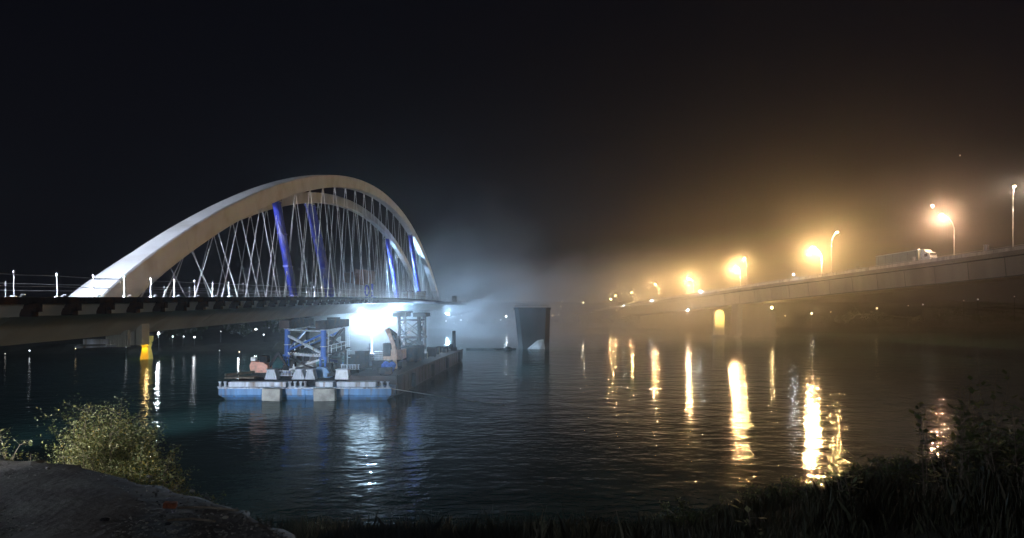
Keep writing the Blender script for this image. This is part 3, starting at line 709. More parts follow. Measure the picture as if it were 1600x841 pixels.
# ------------------------------------------------------------------ support towers
def brace(t, a, b, w, m): MB().beam(a, b, w, w).build('brace', M[m], t)
def near_tower():
    L = dict(fl=(449, 90), bl=(480.5, 102), fr=(505.5, 85.5), br=(536, 98)); P = {k: Vector((at(px, 0, Y).x, Y, PD)) for k, (px, Y) in L.items()}
    c = sum(P.values(), Vector()) / 4; t = thing('support_tower', 'blue four-legged support tower on the front pontoon under the near part of the girder', 'tower', c)
    zt = 8.15
    for k, p in P.items():
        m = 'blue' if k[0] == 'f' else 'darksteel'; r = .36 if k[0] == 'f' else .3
        zm = 4.6
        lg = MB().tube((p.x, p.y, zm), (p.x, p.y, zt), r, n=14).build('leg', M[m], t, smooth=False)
        lo = MB()
        for sx in (-.32, .32):
            for sy in (-.3, .3): lo.tube((p.x + sx, p.y + sy, PD), (p.x + sx, p.y + sy, zm), .13, n=8)
        for z in (PD + .5, PD + 1.2, PD + 1.9): lo.box((p.x, p.y, z), (.86, .8, .09))
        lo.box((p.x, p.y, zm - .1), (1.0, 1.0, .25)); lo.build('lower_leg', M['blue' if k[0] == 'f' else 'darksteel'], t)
        for z in (zm + 1.3, zt - .12): MB().tube((p.x, p.y, z), (p.x, p.y, z + .1), r + .1, n=14).build('flange_ring', M['pale'], lg)
    for a, b in (('fl', 'bl'), ('fr', 'br')):
        d = (P[b] - P[a]).normalized(); A = P[a] - d * 1.6; B = P[b] + d * 1.3
        MB().beam((A.x, A.y, zt + .56), (B.x, B.y, zt + .56), 1.3, 1.1).build('cap_beam', M['darksteel'], t)
        e = MB().box((A.x + .05, A.y - .06, zt + .56), (1.2, .1, .95)).build('end_plate', M['rust'] if a == 'fl' else M['darksteel'], t)
        m_ = (A + B) / 2; MB().box((m_.x, m_.y, zt + 1.28), (1.2, 2.4, .32)).build('bearing', M['darksteel'], t)
    top = zt - .25; mid = 4.7
    f = lambda k, z, dx=0: Vector((P[k].x + dx, P[k].y, z))
    brace(t, f('fl', 7.2), f('fr', mid + .3), .30, 'pale'); brace(t, f('fl', 7.0, .1), f('bl', mid + .2), .34, 'darksteel')
    brace(t, f('br', top), f('fr', mid + .5), .34, 'darksteel'); brace(t, f('bl', mid + .3), f('br', top - .3), .3, 'blue'); brace(t, f('bl', mid + .2), f('br', 7.0), .3, 'darksteel')
    brace(t, f('fl', PD + .4), f('fr', mid - .3), .22, 'white'); brace(t, f('fl', PD + .6), f('bl', mid - .2), .26, 'darksteel'); brace(t, f('fr', mid - .3), f('br', PD + .7), .26, 'blue'); brace(t, f('fl', mid - .4), f('fr', PD + .5), .24, 'darksteel'); brace(t, f('fl', mid + .5), f('bl', top - .2), .24, 'blue'); brace(t, f('fr', top - .2), f('br', mid + .4), .28, 'darksteel')
    for a, b in (('fl', 'fr'), ('bl', 'br'), ('fl', 'bl'), ('fr', 'br')):
        brace(t, f(a, mid), f(b, mid), .3, 'pale' if a == 'fl' and b == 'fr' else 'darksteel'); brace(t, f(a, top), f(b, top), .16, 'pale')
    for i in range(14):
        p = f('fl', mid + .17).lerp(f('fr', mid + .17), (i + .5) / 14); MB().box(p, (.14, .3, .16)).build('walkway_clip', M['white'], t)
    for k in ('fr', 'br'):                                        # access ladders with hoops
        p = P[k] + Vector((.62, 0, 0)); l = MB()
        for s in (-.2, .2): l.tube((p.x, p.y + s, PD), (p.x, p.y + s, zt), .035, n=5)
        for i in range(18): l.tube((p.x, p.y - .2, PD + .3 + i * .33), (p.x, p.y + .2, PD + .3 + i * .33), .025, n=4)
        l.build('ladder', M['galv'], t)
        for z in (3.6, 4.9, 6.1, 7.3):
            h = MB(); h.path([Vector((p.x + .45 * math.sin(R(a)), p.y + .3 * math.cos(R(a)), z)) for a in range(0, 181, 30)], .03, 4); h.build('ladder_hoop', M['galv'], t)
    # mid-level work platforms with rails, hoists and hanging pipes
    for a, b, m in (('fl', 'bl', 'darksteel'), ('fr', 'br', 'darksteel')):
        A = f(a, mid + .38); B = f(b, mid + .38)
        MB().beam(A + Vector((.5, 0, 0)), B + Vector((.5, 0, 0)), 1.1, .12).build('platform', M[m], t)
        for h in (.55, 1.05): MB().beam(A + Vector((1.0, 0, h)), B + Vector((1.0, 0, h)), .05, .05).build('handrail', M['galv'], t)
        for q in range(5):
            c0 = (A + Vector((1.0, 0, 0))).lerp(B + Vector((1.0, 0, 0)), q / 4); MB().beam(c0, c0 + Vector((0, 0, 1.08)), .05, .05).build('rail_post', M['galv'], t)
    brace(t, f('bl', PD + .4), f('br', mid - .2), .24, 'darksteel'); brace(t, f('br', PD + .4), f('bl', mid - .2), .24, 'darksteel')
    brace(t, f('fl', mid + .4), f('fr', top - .3), .2, 'blue')
    for k in ('fl', 'fr'):
        for s_ in (.55, .8): MB().tube(f(k, PD + .2, s_), f(k, mid - .1, s_ * .9), .09, n=8).build('hydraulic_pipe', M['darksteel'], t)
        MB().box(f(k, 3.1, .75), (.7, .8, 1.5)).build('jack_housing', M['darksteel'], t)
    for k, dx in (('fl', 1.6), ('fl', 2.6), ('br', -1.2)):
        MB().box(f(k, mid - .6, dx) , (.6, .6, .7)).build('hoist', M['darksteel'], t)
    # the blue foot
    p = P['fr']; b = MB(); b.prism([(p.x - 1.1, p.y - 1.2, PD), (p.x + 1.1, p.y - 1.2, PD), (p.x + 1.05, p.y - 1.2, PD + .7), (p.x + .55, p.y - 1.2, PD + 1.35), (p.x - .5, p.y - 1.2, PD + 1.35), (p.x - 1.05, p.y - 1.2, PD + .75)], (0, 0, 0), (0, 1.6, 0)); b.build('foot', M['hull'], t, bevel=.05)
near_tower()
# tank, pump and gas bottles behind the legs
def tank():
    q = at(475, 0, 94); t = thing('water_tank', 'large round white tank standing between the legs of the near tower', 'tank', (q.x, 94, PD))
    MB().tube((q.x, 94, PD + .1), (q.x, 94, PD + 2.3), 1.65, n=28).build('body', M['white'], t, smooth=False)
    for z in (.2, 1.2, 2.2): MB().tube((q.x, 94, PD + z), (q.x, 94, PD + z + .08), 1.69, n=28).build('hoop', M['galv'], t)
    MB().tube((q.x, 94, PD + 2.3), (q.x, 94, PD + 2.45), 1.7, .9, n=28).build('lid', M['pale'], t)
tank()
def site_box(name, label, cat, c, d, m, legs=True, rotz=0):
    t = thing(name, label, cat, (c[0], c[1], c[2])); rot = Matrix.Rotation(R(rotz), 3, 'Z')
    b = MB().box((c[0], c[1], c[2] + d[2] / 2 + .1), d, rot).build('body', M[m], t, bevel=.05)
    MB().box((c[0], c[1], c[2] + d[2] + .14), (d[0] * 1.04, d[1] * 1.04, .07), rot).build('lid', M['darksteel'], t)
    v = MB()
    for i in range(5): v.box(Vector((c[0], c[1], c[2] + .1 + d[2] * (.3 + .1 * i))) + rot @ Vector((-d[0] * .15, -d[1] / 2 - .015, 0)), (d[0] * .45, .03, .05), rot)
    v.build('vent', M['darksteel'], b)
    for s in (-1, 1): MB().box(Vector((c[0], c[1], c[2] + .05)) + rot @ Vector((s * d[0] * .35, 0, 0)), (.15, d[1], .1), rot).build('skid', M['darksteel'], t)
    return t
site_box('pump_unit', 'violet-blue pump unit low between the legs of the near tower', 'pump', (at(494, 0, 88).x, 88, PD), (1.3, 1.0, .8), 'blueprop')

# ------------------------------------------------------------------ long dark barge
def barge():
    A = Vector((-14.2, 82.3)); B = Vector((-10.2, 138)); d = (B - A).normalized(); BD0 = d; n = Vector((-d.y, d.x)); w = 6.2
    t = thing('work_barge', 'long rusty dark work barge lying behind the pontoon and running away to the right', 'barge', (-18, 110, 0))
    L = (B - A).length; z1 = lambda s: 2.5 - .3 * s / L
    def ring(s, rk):
        o = A + d * s; e = o + n * w; f = rk
        return [Vector((o.x + n.x * .5, o.y, -.6 + f)), Vector((o.x, o.y, .1 + f * .5)), Vector((o.x, o.y, z1(s))), Vector((e.x, e.y, z1(s))), Vector((e.x, e.y, .1 + f * .5)), Vector((e.x - n.x * .5, e.y, -.6 + f))]
    MB().sweep([ring(0, .6), ring(1.5, 0)] + [ring(1.5 + i * (L - 3) / 12, 0) for i in range(1, 13)] + [ring(L, .6)]).build('hull', M['rust'], t)
    MB().box((-20.6, 122.5, .8), (10.5, 30.5, 3.0), Matrix.Rotation(-math.atan2(BD0.x, BD0.y), 3, 'Z')).build('side_hull', M['rust'], t)
    for i in range(24):
        o = A + d * (1.5 + i * (L - 3) / 23); MB().beam((o.x + .02, o.y, .2), (o.x + .02, o.y, z1(1) - .2), .12, .07).build('hull_frame', M['rust'], t)
        if i % 6 == 3:
            MB().tube((o.x + .25, o.y, .2), (o.x + .25, o.y, 2.1), .28, n=10).build('fender', M['black'], t)
    MB().beam((A.x + .05, A.y, z1(0) + .02), (B.x + .05, B.y, z1(L) + .02), .2, .2).build('gunwale', M['rust'], t)
    return A, d, n, z1, L
BA, BD, BN, BZ, BL = barge()
def bp(s, o): q = BA + BD * s + BN * o; return Vector((q.x, q.y, BZ(s) + .02))
# spud pole
q = bp(52, 1.2); sp_ = thing('spud_pole', 'upright mooring pole at the far right end of the dark barge', 'pole', q)
MB().tube(q - Vector((0, 0, .02)), (q.x, q.y, at(717, 517, q.y).z), .35, n=10).build('pole', M['darksteel'], sp_)
MB().box(q + Vector((0, 0, .35)), (1.2, 1.2, .7)).build('collar', M['rust'], sp_)
def far_tower():
    t0 = bp(50, 6); t = thing('support_tower', 'dark lattice support tower on the far barge under the right part of the girder', 'tower', (-21, 138, BZ(50)))
    zb = BZ(50) + .02; zt = 9.05; P = {}
    for k, (px, Y) in dict(fl=(623, 134), bl=(632, 139), fr=(655, 134), br=(663, 139)).items(): P[k] = Vector((at(px, 0, Y).x, Y, zb))
    for k, p in P.items():
        MB().tube(p, (p.x, p.y, zt), .42, n=12).build('leg', M['darksteel'], t)
        MB().box((p.x, p.y, zb + 2.6), (1.1, 1.1, .3)).build('collar', M['darksteel'], t)
    f = lambda k, z: Vector((P[k].x, P[k].y, z))
    for a, b in (('fl', 'fr'), ('bl', 'br'), ('fl', 'bl'), ('fr', 'br')):
        for z0, z1 in ((zb + .3, zb + 2.4), (zb + 2.8, zt - .9)):
            MB().beam(f(a, z0), f(b, z1), .22, .22).build('brace', M['darksteel'], t); MB().beam(f(b, z0), f(a, z1), .22, .22).build('brace', M['darksteel'], t)
        for z in (zb + 2.6, zt - .7): MB().beam(f(a, z), f(b, z), .3, .3).build('strut', M['darksteel'], t)
    for a, b in (('fl', 'bl'), ('fr', 'br')):
        m_ = (P[a] + P[b]) / 2; MB().box((m_.x, m_.y, zt + .4), (2.6, 7, .8)).build('cap_beam', M['darksteel'], t)
    MB().box((-23.2, 138, zt + .98), (5.2, 1.5, .35)).build('cross_head', M['darksteel'], t)
    p = P['br'] + Vector((.7, 0, 0)); l = MB()
    for s in (-.2, .2): l.tube((p.x, p.y + s, zb), (p.x, p.y + s, zt), .05, n=5)
    for i in range(16): l.tube((p.x, p.y - .2, zb + .3 + i * .4), (p.x, p.y + .2, zb + .3 + i * .4), .04, n=4)
    l.build('ladder', M['galv'], t)
far_tower()
# big excavator on the barge: boom up, seen against the light
def excavator():
    o = bp(12, 3.3); x, Y, z = o.x, o.y, o.z
    t = thing('excavator', 'large excavator on the dark barge with its faded orange arm raised against the light', 'excavator', o)
    for s in (-1.1, 1.1): MB().prism([(x + s - .3, Y - 2, z + .4), (x + s - .3, Y - 1.6, z), (x + s - .3, Y + 1.6, z), (x + s - .3, Y + 2, z + .4), (x + s - .3, Y + 1.7, z + .95), (x + s - .3, Y - 1.7, z + .95)], (0, 0, 0), (.6, 0, 0)).build('track', M['black'], t)
    MB().box((x, Y + .4, z + 1.9), (2.7, 3.6, 1.4)).build('body', M['boom'], t, bevel=.1)
    c = MB().box((x - .8, Y - 1.0, z + 2.6), (1.0, 1.6, 1.8)).build('cab', M['darksteel'], t, bevel=.06)
    MB().box((x - .8, Y - 1.82, z + 2.8), (.8, .02, 1.1)).build('window', M['glass'], c)
    e = at(605, 515, Y - 1.5); k1 = Vector((x + .6, Y - .5, z + 2.2)); top = Vector((e.x, e.y, e.z)); mid = k1.lerp(top, .55) + Vector((.55, 0, .5))
    b = MB(); b.beam(k1, mid, .55, .75, (1, 0, 0)); b.beam(mid, top, .5, .6, (1, 0, 0)); b.build('boom', M['darksteel'], t)
    e1 = at(608.5, 522, Y - 2.2); e2 = at(618, 577, Y - 3); m_ = e1.lerp(e2, .3) + Vector((.3, 0, 0))
    b = MB(); b.beam(top, e1, .35, .6, (1, 0, 0)); b.beam(e1, m_, .5, .5, (1, 0, 0)); b.beam(m_, e2, .48, .48, (1, 0, 0)); b.build('stick', M['boom'], t)
    MB().tube(mid + Vector((-.1, -.4, -.4)), e1 + Vector((.5, 0, -.3)), .12, n=8).build('hydraulic_ram', M['galv'], t)
    MB().prism([(e2.x - .5, e2.y - .5, e2.z + .1), (e2.x + .7, e2.y - .5, e2.z + .1), (e2.x + .5, e2.y - .5, e2.z - .9), (e2.x - .3, e2.y - .5, e2.z - .9)], (0, 0, 0), (0, 1, 0)).build('bucket', M['darksteel'], t)
excavator()
# clutter on the dark barge
site_box('generator', 'dark generator box on the near end of the dark barge', 'generator', tuple(bp(19, 4.6)), (2.4, 3, 2.0), 'darksteel', rotz=4)
site_box('site_container', 'low dark container right of the excavator on the dark barge', 'container', tuple(bp(24, 3.2)), (2.4, 5.5, 2.2), 'darksteel', rotz=-4)
site_box('winch', 'dark winch box near the middle of the dark barge rail', 'winch', tuple(bp(34, 2.2)), (1.6, 1.8, 1.5), 'rust')
site_box('tool_chest', 'dark tool chest left of the mooring pole on the dark barge', 'chest', tuple(bp(46, 2.4)), (2.0, 1.4, 1.0), 'darksteel')
rnd = random.Random(9)
for i, (s_, o_) in enumerate(((29, 2.4), (31, 3.4), (38, 2.0), (41, 2.6), (44, 1.8), (49.5, 2.6), (54, 2.2))):
    q = bp(s_, o_); t = thing('coil_drum', 'dark cable drum, %s from the excavator end along the rail of the dark barge' % ORD[i], 'drum', q, 'cable drums by the rail of the dark barge')
    r_ = rnd.uniform(.45, .75)
    MB().tube(q + Vector((-.35, 0, r_)), q + Vector((.35, 0, r_)), r_ * .7, n=12).build('coil', M['rope_d'], t)
    for s in (-.42, .35): MB().tube(q + Vector((s, 0, r_)), q + Vector((s + .07, 0, r_)), r_, n=14).build('drum_side', M['wood'], t)
for i, (px, h, m, lab) in enumerate(((571, 4, 'pale', 'pale stack of bags on a pallet left of the excavator'), (583, 5, 'pale', 'taller pale stack of boards on a pallet beside the blue tarpaulin'))):
    q = at(px, 0, 95.5 + i * 0) + Vector((.6 if i == 0 else .9, 0, 0)); zb = 2.45; t = thing('pallet_stack', lab, 'pallet', (q.x, 95.5, zb))
    MB().box((q.x, 95.5, zb + .08), (1.5, 1.4, .14)).build('pallet', M['wood'], t)
    for k in range(h + 2): MB().box((q.x + .05 * (k % 2), 95.5, zb + .3 + k * .3), (1.35, 1.25, .25)).build('board', M[m], t, bevel=.04)
q = at(607, 0, 86); PT = 2.45; t = thing('tarpaulin_bundle', 'crumpled blue tarpaulin bundle on the near end of the dark barge', 'tarpaulin', (q.x, 86, PT))
b = MB(); rnd = random.Random(3)
for k in range(7): b.ball((q.x + rnd.uniform(-.5, .5), 86 + rnd.uniform(-.4, .4), PT + .3 + rnd.uniform(0, .9)), rnd.uniform(.4, .6), 7, 5, (1, 1, rnd.uniform(.7, 1.2)))
b.build('cover', M['tarp'], t)
for i, (px, Y, w, h) in enumerate(((566, 93, 1.6, 2.2), (556, 99, 2.0, 1.7), (594, 90, 2.0, 1.1), (602, 84, 1.7, .7), (525, 94, 1.5, 1.6), (516, 90, 1.4, 1.1))):
    q = at(px, 0, Y); site_box('equipment_box', ['tall dark equipment box right of the near tower', 'wide dark equipment box just right of the near tower legs', 'low dark equipment box left of the blue tarpaulin', 'low dark equipment box at the right end of the pontoon', 'dark equipment box between the right legs of the near tower', 'small dark equipment box behind the blue tower foot'][i], 'equipment', (q.x, Y, PD if q.x < -21 else 2.5), (w, 1.2, h), 'darksteel', rotz=i * 11 - 20)
# long beams, gas bottles and light poles on the pontoon and the barge
for i, (a, b, Y0_, Y1_, m, lab) in enumerate(((438, 500, 84.4, 85.4, 'darksteel', 'long dark steel beam lying in front of the near tower legs'),
        (512, 548, 84.0, 88.0, 'rust', 'rusty steel beam lying right of the blue tower foot'), (352, 398, 86, 89.5, 'wood', 'long timber lying on the left end of the pontoon'))):
    A, B = at(a, 0, Y0_), at(b, 0, Y1_); A.z = B.z = PD + .22; n_ = (B - A).normalized().cross(Vector((0, 0, 1)))
    bb = MB().beam(A, B, .34, .06).beam(A + Vector((0, 0, .34)), B + Vector((0, 0, .34)), .34, .06).beam(A + Vector((0, 0, .17)), B + Vector((0, 0, .17)), .06, .30) if m != 'wood' else MB().beam(A, B, .3, .3)
    tag(bb.build('steel_beam' if m != 'wood' else 'timber', M[m]), lab, 'beam')
for i, (px, Y, lab) in enumerate(((459, 87, 'tall white gas bottle beside the left leg of the near tower'), (521, 91, 'tall white gas bottle between the right legs of the near tower'))):
    q = at(px, 0, Y); t = thing('gas_bottle', lab, 'gas bottle', (q.x, Y, PD))
    MB().tube((q.x, Y, PD), (q.x, Y, PD + 1.2), .16, n=10).build('body', M['white'], t); MB().tube((q.x, Y, PD + 1.2), (q.x, Y, PD + 1.38), .15, .05, n=10).build('shoulder', M['pale'], t); MB().tube((q.x, Y, PD + 1.38), (q.x, Y, PD + 1.5), .05, n=6).build('valve', M['galv'], t)
for i, (px, Y, h, zb_, lab) in enumerate(((577, 94, 3.4, 2.5, 'thin aerial pole on the dark barge left of the excavator'), (600, 99, 2.6, 2.5, 'short aerial pole on the dark barge behind the blue tarpaulin'))):
    q = at(px, 0, Y); t = thing('aerial_pole', lab, 'pole', (q.x, Y, zb_))
    MB().tube((q.x, Y, zb_), (q.x, Y, zb_ + h), .05, n=6).build('pole', M['darksteel'], t); MB().box((q.x, Y, zb_ + h * .8), (.7, .06, .06)).build('cross_arm', M['darksteel'], t); MB().box((q.x, Y, zb_ + .05), (.5, .5, .1)).build('base_plate', M['darksteel'], t)
# ropes and a floating boom
def rope(name, label, a, b, sag, r, m):
    pts = [a.lerp(b, k / 14) - Vector((0, 0, sag * math.sin(math.pi * k / 14))) for k in range(15)]
    tag(MB().path(pts, r, 6).build(name, M[m]), label, 'rope')
rope('mooring_rope', 'pale mooring rope running from the pontoon down into the river on the right', at(609, 607, 79.6), at(789, 634, 74.5) + Vector((0, 0, .02)), .05, .045, 'rope')
pts = [Vector((at(728, 0, 172).x + (at(806, 0, 176).x - at(728, 0, 172).x) * k / 20, 173 + .4 * math.sin(k), .12)) for k in range(21)]
tag(MB().path(pts, .2, 6).build('floating_boom', M['black']), 'dark floating boom line between the barge and the free-standing pier', 'boom')
q = at(793, 548, 172); t = thing('buoy', 'dark buoy on the floating boom left of the free-standing pier', 'buoy', (q.x, 172, 0))
MB().ball((q.x, 172, .2), .75, 10, 6, (1.5, 1, .8)).build('float', M['black'], t); MB().tube((q.x, 172, .5), (q.x, 172, 1.3), .07, n=6).build('staff', M['darksteel'], t)

# ------------------------------------------------------------------ things standing on the arch bridge deck
def on_deck(px, X): Y = F * X / (px - 800); return Vector((X, Y, zd(Y) + .004))
site_box('generator', 'pale generator on the bridge deck between the two dim blue props', 'generator', tuple(on_deck(637, -22)), (2.0, 2.2, 1.5), 'pale')
site_box('site_container', 'grey site container at the foot of the rightmost blue prop on the bridge deck', 'container', tuple(on_deck(658, -22.6)), (2.0, 2.6, 2.0), 'conc')
site_box('cabinet', 'dark cabinet near the right end of the bridge deck', 'cabinet', tuple(on_deck(710, -19.9)), (1.6, 1.2, 2.2), 'darksteel')
def worker():
    q = on_deck(577, -21.4); t = thing('hose_reel', 'violet-blue hose reel with an upright frame on the bridge deck above the bright light', 'reel', q)
    b = MB(); b.box(q + Vector((.45, 0, 1.05)), (.28, .3, 2.1)); b.box(q + Vector((.1, 0, .06)), (1.6, .8, .12)); b.build('frame', M['blueprop'], t)
    c = q + Vector((-.35, 0, 1.1)); MB().path([c + Vector((.3 * math.cos(R(a)), 0, .75 * math.sin(R(a)))) for a in range(0, 361, 24)], .11, 6).build('hose_coil', M['blueprop'], t)
worker()
# brown debris netting hung from the hangers
Yn = 118.0
t = thing('debris_netting', 'torn brown debris netting hanging between the hangers above the deck', 'netting', at(560, 446, Yn))
def net(c4, nm):
    b = MB(); n = 10; rows = []
    for j in range(7):
        row = []
        for i in range(n + 1):
            u, v = i / n, j / 6; p = c4[0].lerp(c4[1], u).lerp(c4[3].lerp(c4[2], u), v); row.append(p + Vector((0, .25 * math.sin(u * 9 + v * 2), .06 * math.sin(u * 17))))
        rows.append(row)
    b.sweep(rows, close=False, caps=False); o = b.build(nm, M['netting'], t); md = o.modifiers.new('thick', 'SOLIDIFY'); md.thickness = .05
net([at(535, 441, Yn), at(569, 446.5, Yn), at(569, 425, Yn), at(538, 426, Yn)], 'net_sheet')
net([at(552, 442, Yn + .8), at(586, 444.5, Yn + .8), at(586.5, 424, Yn + .8), at(553, 420, Yn + .8)], 'net_sheet')

# ------------------------------------------------------------------ floodlights that give the blue-white glare
q = at(581, 508, 136)
def flood_tower(label, base, head, tgt, power, ang, n=4, r=.5, col=COLD, es=400):
    t = thing('floodlight_tower', label, 'floodlight', base)
    MB().tube(base, head, .12, n=8).build('mast', M['galv'], t)
    MB().box(Vector(base) + Vector((0, 0, .3)), (1.2, 1.2, .6)).build('base_unit', M['pale'], t)
    d = (Vector(tgt) - head).normalized(); sd = d.cross(Vector((0, 0, 1))).normalized(); up = sd.cross(d); rot = Matrix((sd, d, up)).transposed()
    for i in range(n):
        c = head + sd * ((i % 2) - .5) * .9 + up * ((i // 2) - .5) * .8
        h = MB().box(c, (.75, .25, .6), rot).build('lamp_head', M['darksteel'], t)
        MB().box(c + d * .14, (.62, .02, .48), rot).build('lamp_lens', M_flood, h)
    spot('floodlight', head + d * .5, tgt, power, col, ang, .9, r, t)
    return t
M_flood = emat('floodlight_lens', (.8, .9, 1), 300)
hd = q.copy()
ft = flood_tower('floodlight mast in the white glare between the two support towers', Vector((q.x, q.y, -.5)), hd, hd + Vector((13, -9.5, 5)), 60000, 118)
spot('floodlight', hd + Vector((.8, 1.2, .4)), hd + Vector((4, 12, 9)), 480000, (.32, .60, 1), 104, .9, .4, ft)
point('glare_lamp', hd + Vector((0, -1.5, .5)), 70000, COLD, .5, ft)
flood_tower('added floodlight mast behind the arch bridge deck, aimed up into the arches and the mist', Vector((-41, 168, -.5)), Vector((-41, 168, 12.2)), Vector((8, 190, 21)), 230000, 108, n=2, col=(.42, .68, 1))  # source added so the mist above deck level is lit
flood_tower('added distant floodlight mast in the mist just below the right tip of the deck', Vector((-28, 287, .5)), Vector((-28, 287, 8.6)), Vector((-12, 274, 10.5)), 115000, 130, n=2, col=(.42, .68, 1))  # source added to backlight the mist, tucked behind the deck end
# floodlight masts on the near bank, out of the frame on the left
flood_tower('floodlight mast on the near bank out of the frame at left, lighting the arch foot', Vector((-34, 14, 2)), Vector((-34, 14, 15.5)), Vector((-25, 50, 16)), 160000, 75, col=(.80, .86, 1))
flood_tower('floodlight mast on the near bank out of the frame at left, lighting the barges', Vector((-46, 26, 1)), Vector((-46, 26, 10)), Vector((-24, 84, 3)), 150000, 28, col=(.72, .84, 1))

flood_tower('floodlight mast on the near bank out of the frame at left, lighting the bush', Vector((-15, 8, 7)), Vector((-15, 8, 10.6)), Vector((-9, 13.2, 7.6)), 4600, 50, n=2, r=.2, col=(1, .95, .8))
# ------------------------------------------------------------------ near bank, slab and plants
def slab_edge(): return [at(-120, 698, 11.9), at(0, 709, 11.4), at(60, 716, 11.0), at(140, 728, 10.4), at(200, 737, 10.0), at(270, 752, 9.5), at(330, 772, 8.9), at(400, 802, 8.1), at(455, 834, 7.4), at(500, 870, 6.7)]
SZ = 8.5
ed = [Vector((p.x, p.y, SZ)) for p in slab_edge()]
ed = [Vector(((p.x), (CH - SZ) * F / (py - HY), SZ)) for p, py in zip(ed, (698, 709, 716, 728, 737, 752, 772, 802, 834, 870))]
ed = [Vector(((px - 800) * e.y / F, e.y, SZ)) for e, px in zip(ed, (-120, 0, 60, 140, 200, 270, 330, 400, 455, 500))]
def bankz(x, y):
    z = 8.3 * (32 - y) / 26.0
    z = min(z, 8.3)
    if x > 1: z += 1.15 * min(1, (x - 1) / 4.5) ** 1.5 * max(0, 1 - ((y - 12.5) / 8) ** 2)
    if x > 6: z += .35 * (x - 6) ** .8 * max(0, 1 - ((y - 9) / 12) ** 2)
    z += .18 * math.sin(x * 1.3 + y * .7) + .12 * math.sin(x * 2.9 - y * 1.9) if y > 11 or x > -1.5 else -.35
    return z
g = MB(); NX, NY = 90, 60; rows = []
for j in range(NY + 1):
    y = -6 + 52 * j / NY; rows.append([Vector((-60 + 120 * i / NX, y, max(-1.2, bankz(-60 + 120 * i / NX, y) if not (-60 + 120 * i / NX < -1.0 and y < 12.5) else min(7.7, bankz(-60 + 120 * i / NX, y))))) for i in range(NX + 1)])
g.sweep(rows, close=False, caps=False); tag(g.build('near_bank', M['land'], smooth=True), kind='structure')
# the slab: a sheet with gentle bumps
slab = MB(); top = []
nx, ny = 70, 60
def edge_y(x):
    pts = [(e.x, e.y) for e in ed]; return interp(x, pts)
xs = [-14 + (ed[-1].x + 14) * i / nx for i in range(nx + 1)]
rows = []
rn = random.Random(2); ph = [(rn.uniform(.6, 3.5), rn.uniform(.6, 3.5), rn.uniform(0, 6)) for _ in range(8)]
for j in range(ny + 1):
    row = []
    for x in xs:
        ye = edge_y(x); y = -1 + (ye + 1) * j / ny
        z = SZ + sum(.016 * math.sin(a * x + b * y + c) for a, b, c in ph) - (.05 if j == ny else 0)
        row.append(Vector((x, y, z)))
    rows.append(row)
rows[-1] = [v + Vector((0, .10 * math.sin(v.x * 7) + .06 * math.sin(v.x * 17 + 1) + rn.uniform(-.04, .04), rn.uniform(-.04, 0))) for v in rows[-1]]
rows.append([v + Vector((0, .02, -.45)) for v in rows[-1]])
slab.sweep(rows, close=False, caps=False)
slabm = mat('worn_slab_concrete', (.085, .08, .08), .9, var=.5, scale=1.3, dirt=(.03, .03, .03), dscale=.45, bump=.6)  # dark blotches: stains, and partly a cast shadow put into the colour
tag(slab.build('concrete_slab', slabm, smooth=True), kind='structure')

leaf = [mat('olive_leaf', (.20, .21, .07), .6, var=.35, scale=6), mat('pale_leaf', (.34, .34, .18), .6, var=.3, scale=6), mat('green_leaf', (.09, .12, .04), .6, var=.3, scale=6), mat('yellow_leaf', (.40, .30, .06), .6, var=.3, scale=6)]
twig = mat('twig_bark', (.17, .14, .11), .9, var=.3, scale=20)
def shrub(label, c, rad, n, seed, nstem=26, ls=.06, cat='bush', mix=(10, 6, 8, 1), grp=None, name='bush'):
    rnd = random.Random(seed); t = thing(name, label, cat, c, grp); st = MB(); lv = MB(); tips = []
    c = Vector(c)
    for i in range(nstem):
        u = rnd.uniform(0, 6.28); k = math.sqrt(rnd.random()); e = c + Vector((math.cos(u) * rad[0] * k, math.sin(u) * rad[1] * k, rad[2] * (.45 + .55 * rnd.random()) * math.sqrt(max(.05, 1 - .75 * k * k))))
        b = c + Vector((math.cos(u) * rad[0] * .15, math.sin(u) * rad[1] * .15, 0)); m_ = b.lerp(e, .5) + Vector((rnd.uniform(-.15, .15), rnd.uniform(-.15, .15), .15))
        pr = b; prs = []
        for q in range(1, 7):
            f = q / 6; p = b * (1 - f) ** 2 + m_ * 2 * f * (1 - f) + e * f * f; st.tube(pr, p, .018 * (1 - f * .8) + .003, n=4, cap=False); prs.append(p); pr = p
        tips += prs[1:]
        for q in range(5):
            s0 = rnd.choice(prs[1:]); s1 = s0 + Vector((rnd.gauss(0, .22), rnd.gauss(0, .22), rnd.uniform(.0, .3))) * rad[2] * .55; st.tube(s0, s1, .006, .002, n=3, cap=False); tips += [s1, s0.lerp(s1, .5), s0.lerp(s1, .75)]
    w = [k for k, q in enumerate(mix) for _ in range(q)]
    for i in range(n):
        a = rnd.choice(tips); p = a + Vector((rnd.gauss(0, .06), rnd.gauss(0, .06), rnd.gauss(0, .05))) * max(.6, rad[2] * .6)
        if p.z < c.z: continue
        d = Vector((rnd.gauss(0, 1), rnd.gauss(0, 1), rnd.gauss(0, .7) + .2)).normalized(); s = d.cross(Vector((rnd.gauss(0, 1), rnd.gauss(0, 1), rnd.gauss(0, 1)))).normalized()
        l = ls * rnd.choice((.6, .8, 1, 1.2, 1.6)); lv.m = rnd.choice(w)
        lv.add([p, p + d * l * .5 + s * l * .22, p + d * l, p + d * l * .5 - s * l * .22], [(0, 1, 2, 3)])
    st.build('stem', twig, t); lv.build('foliage', leaf, t)
    return t
shrub('large leafy olive-green bush lit from the left beyond the concrete slab', (-8.15, 13.4, 6.6), (.92, .95, 2.4), 62000, 1, 130, .040)
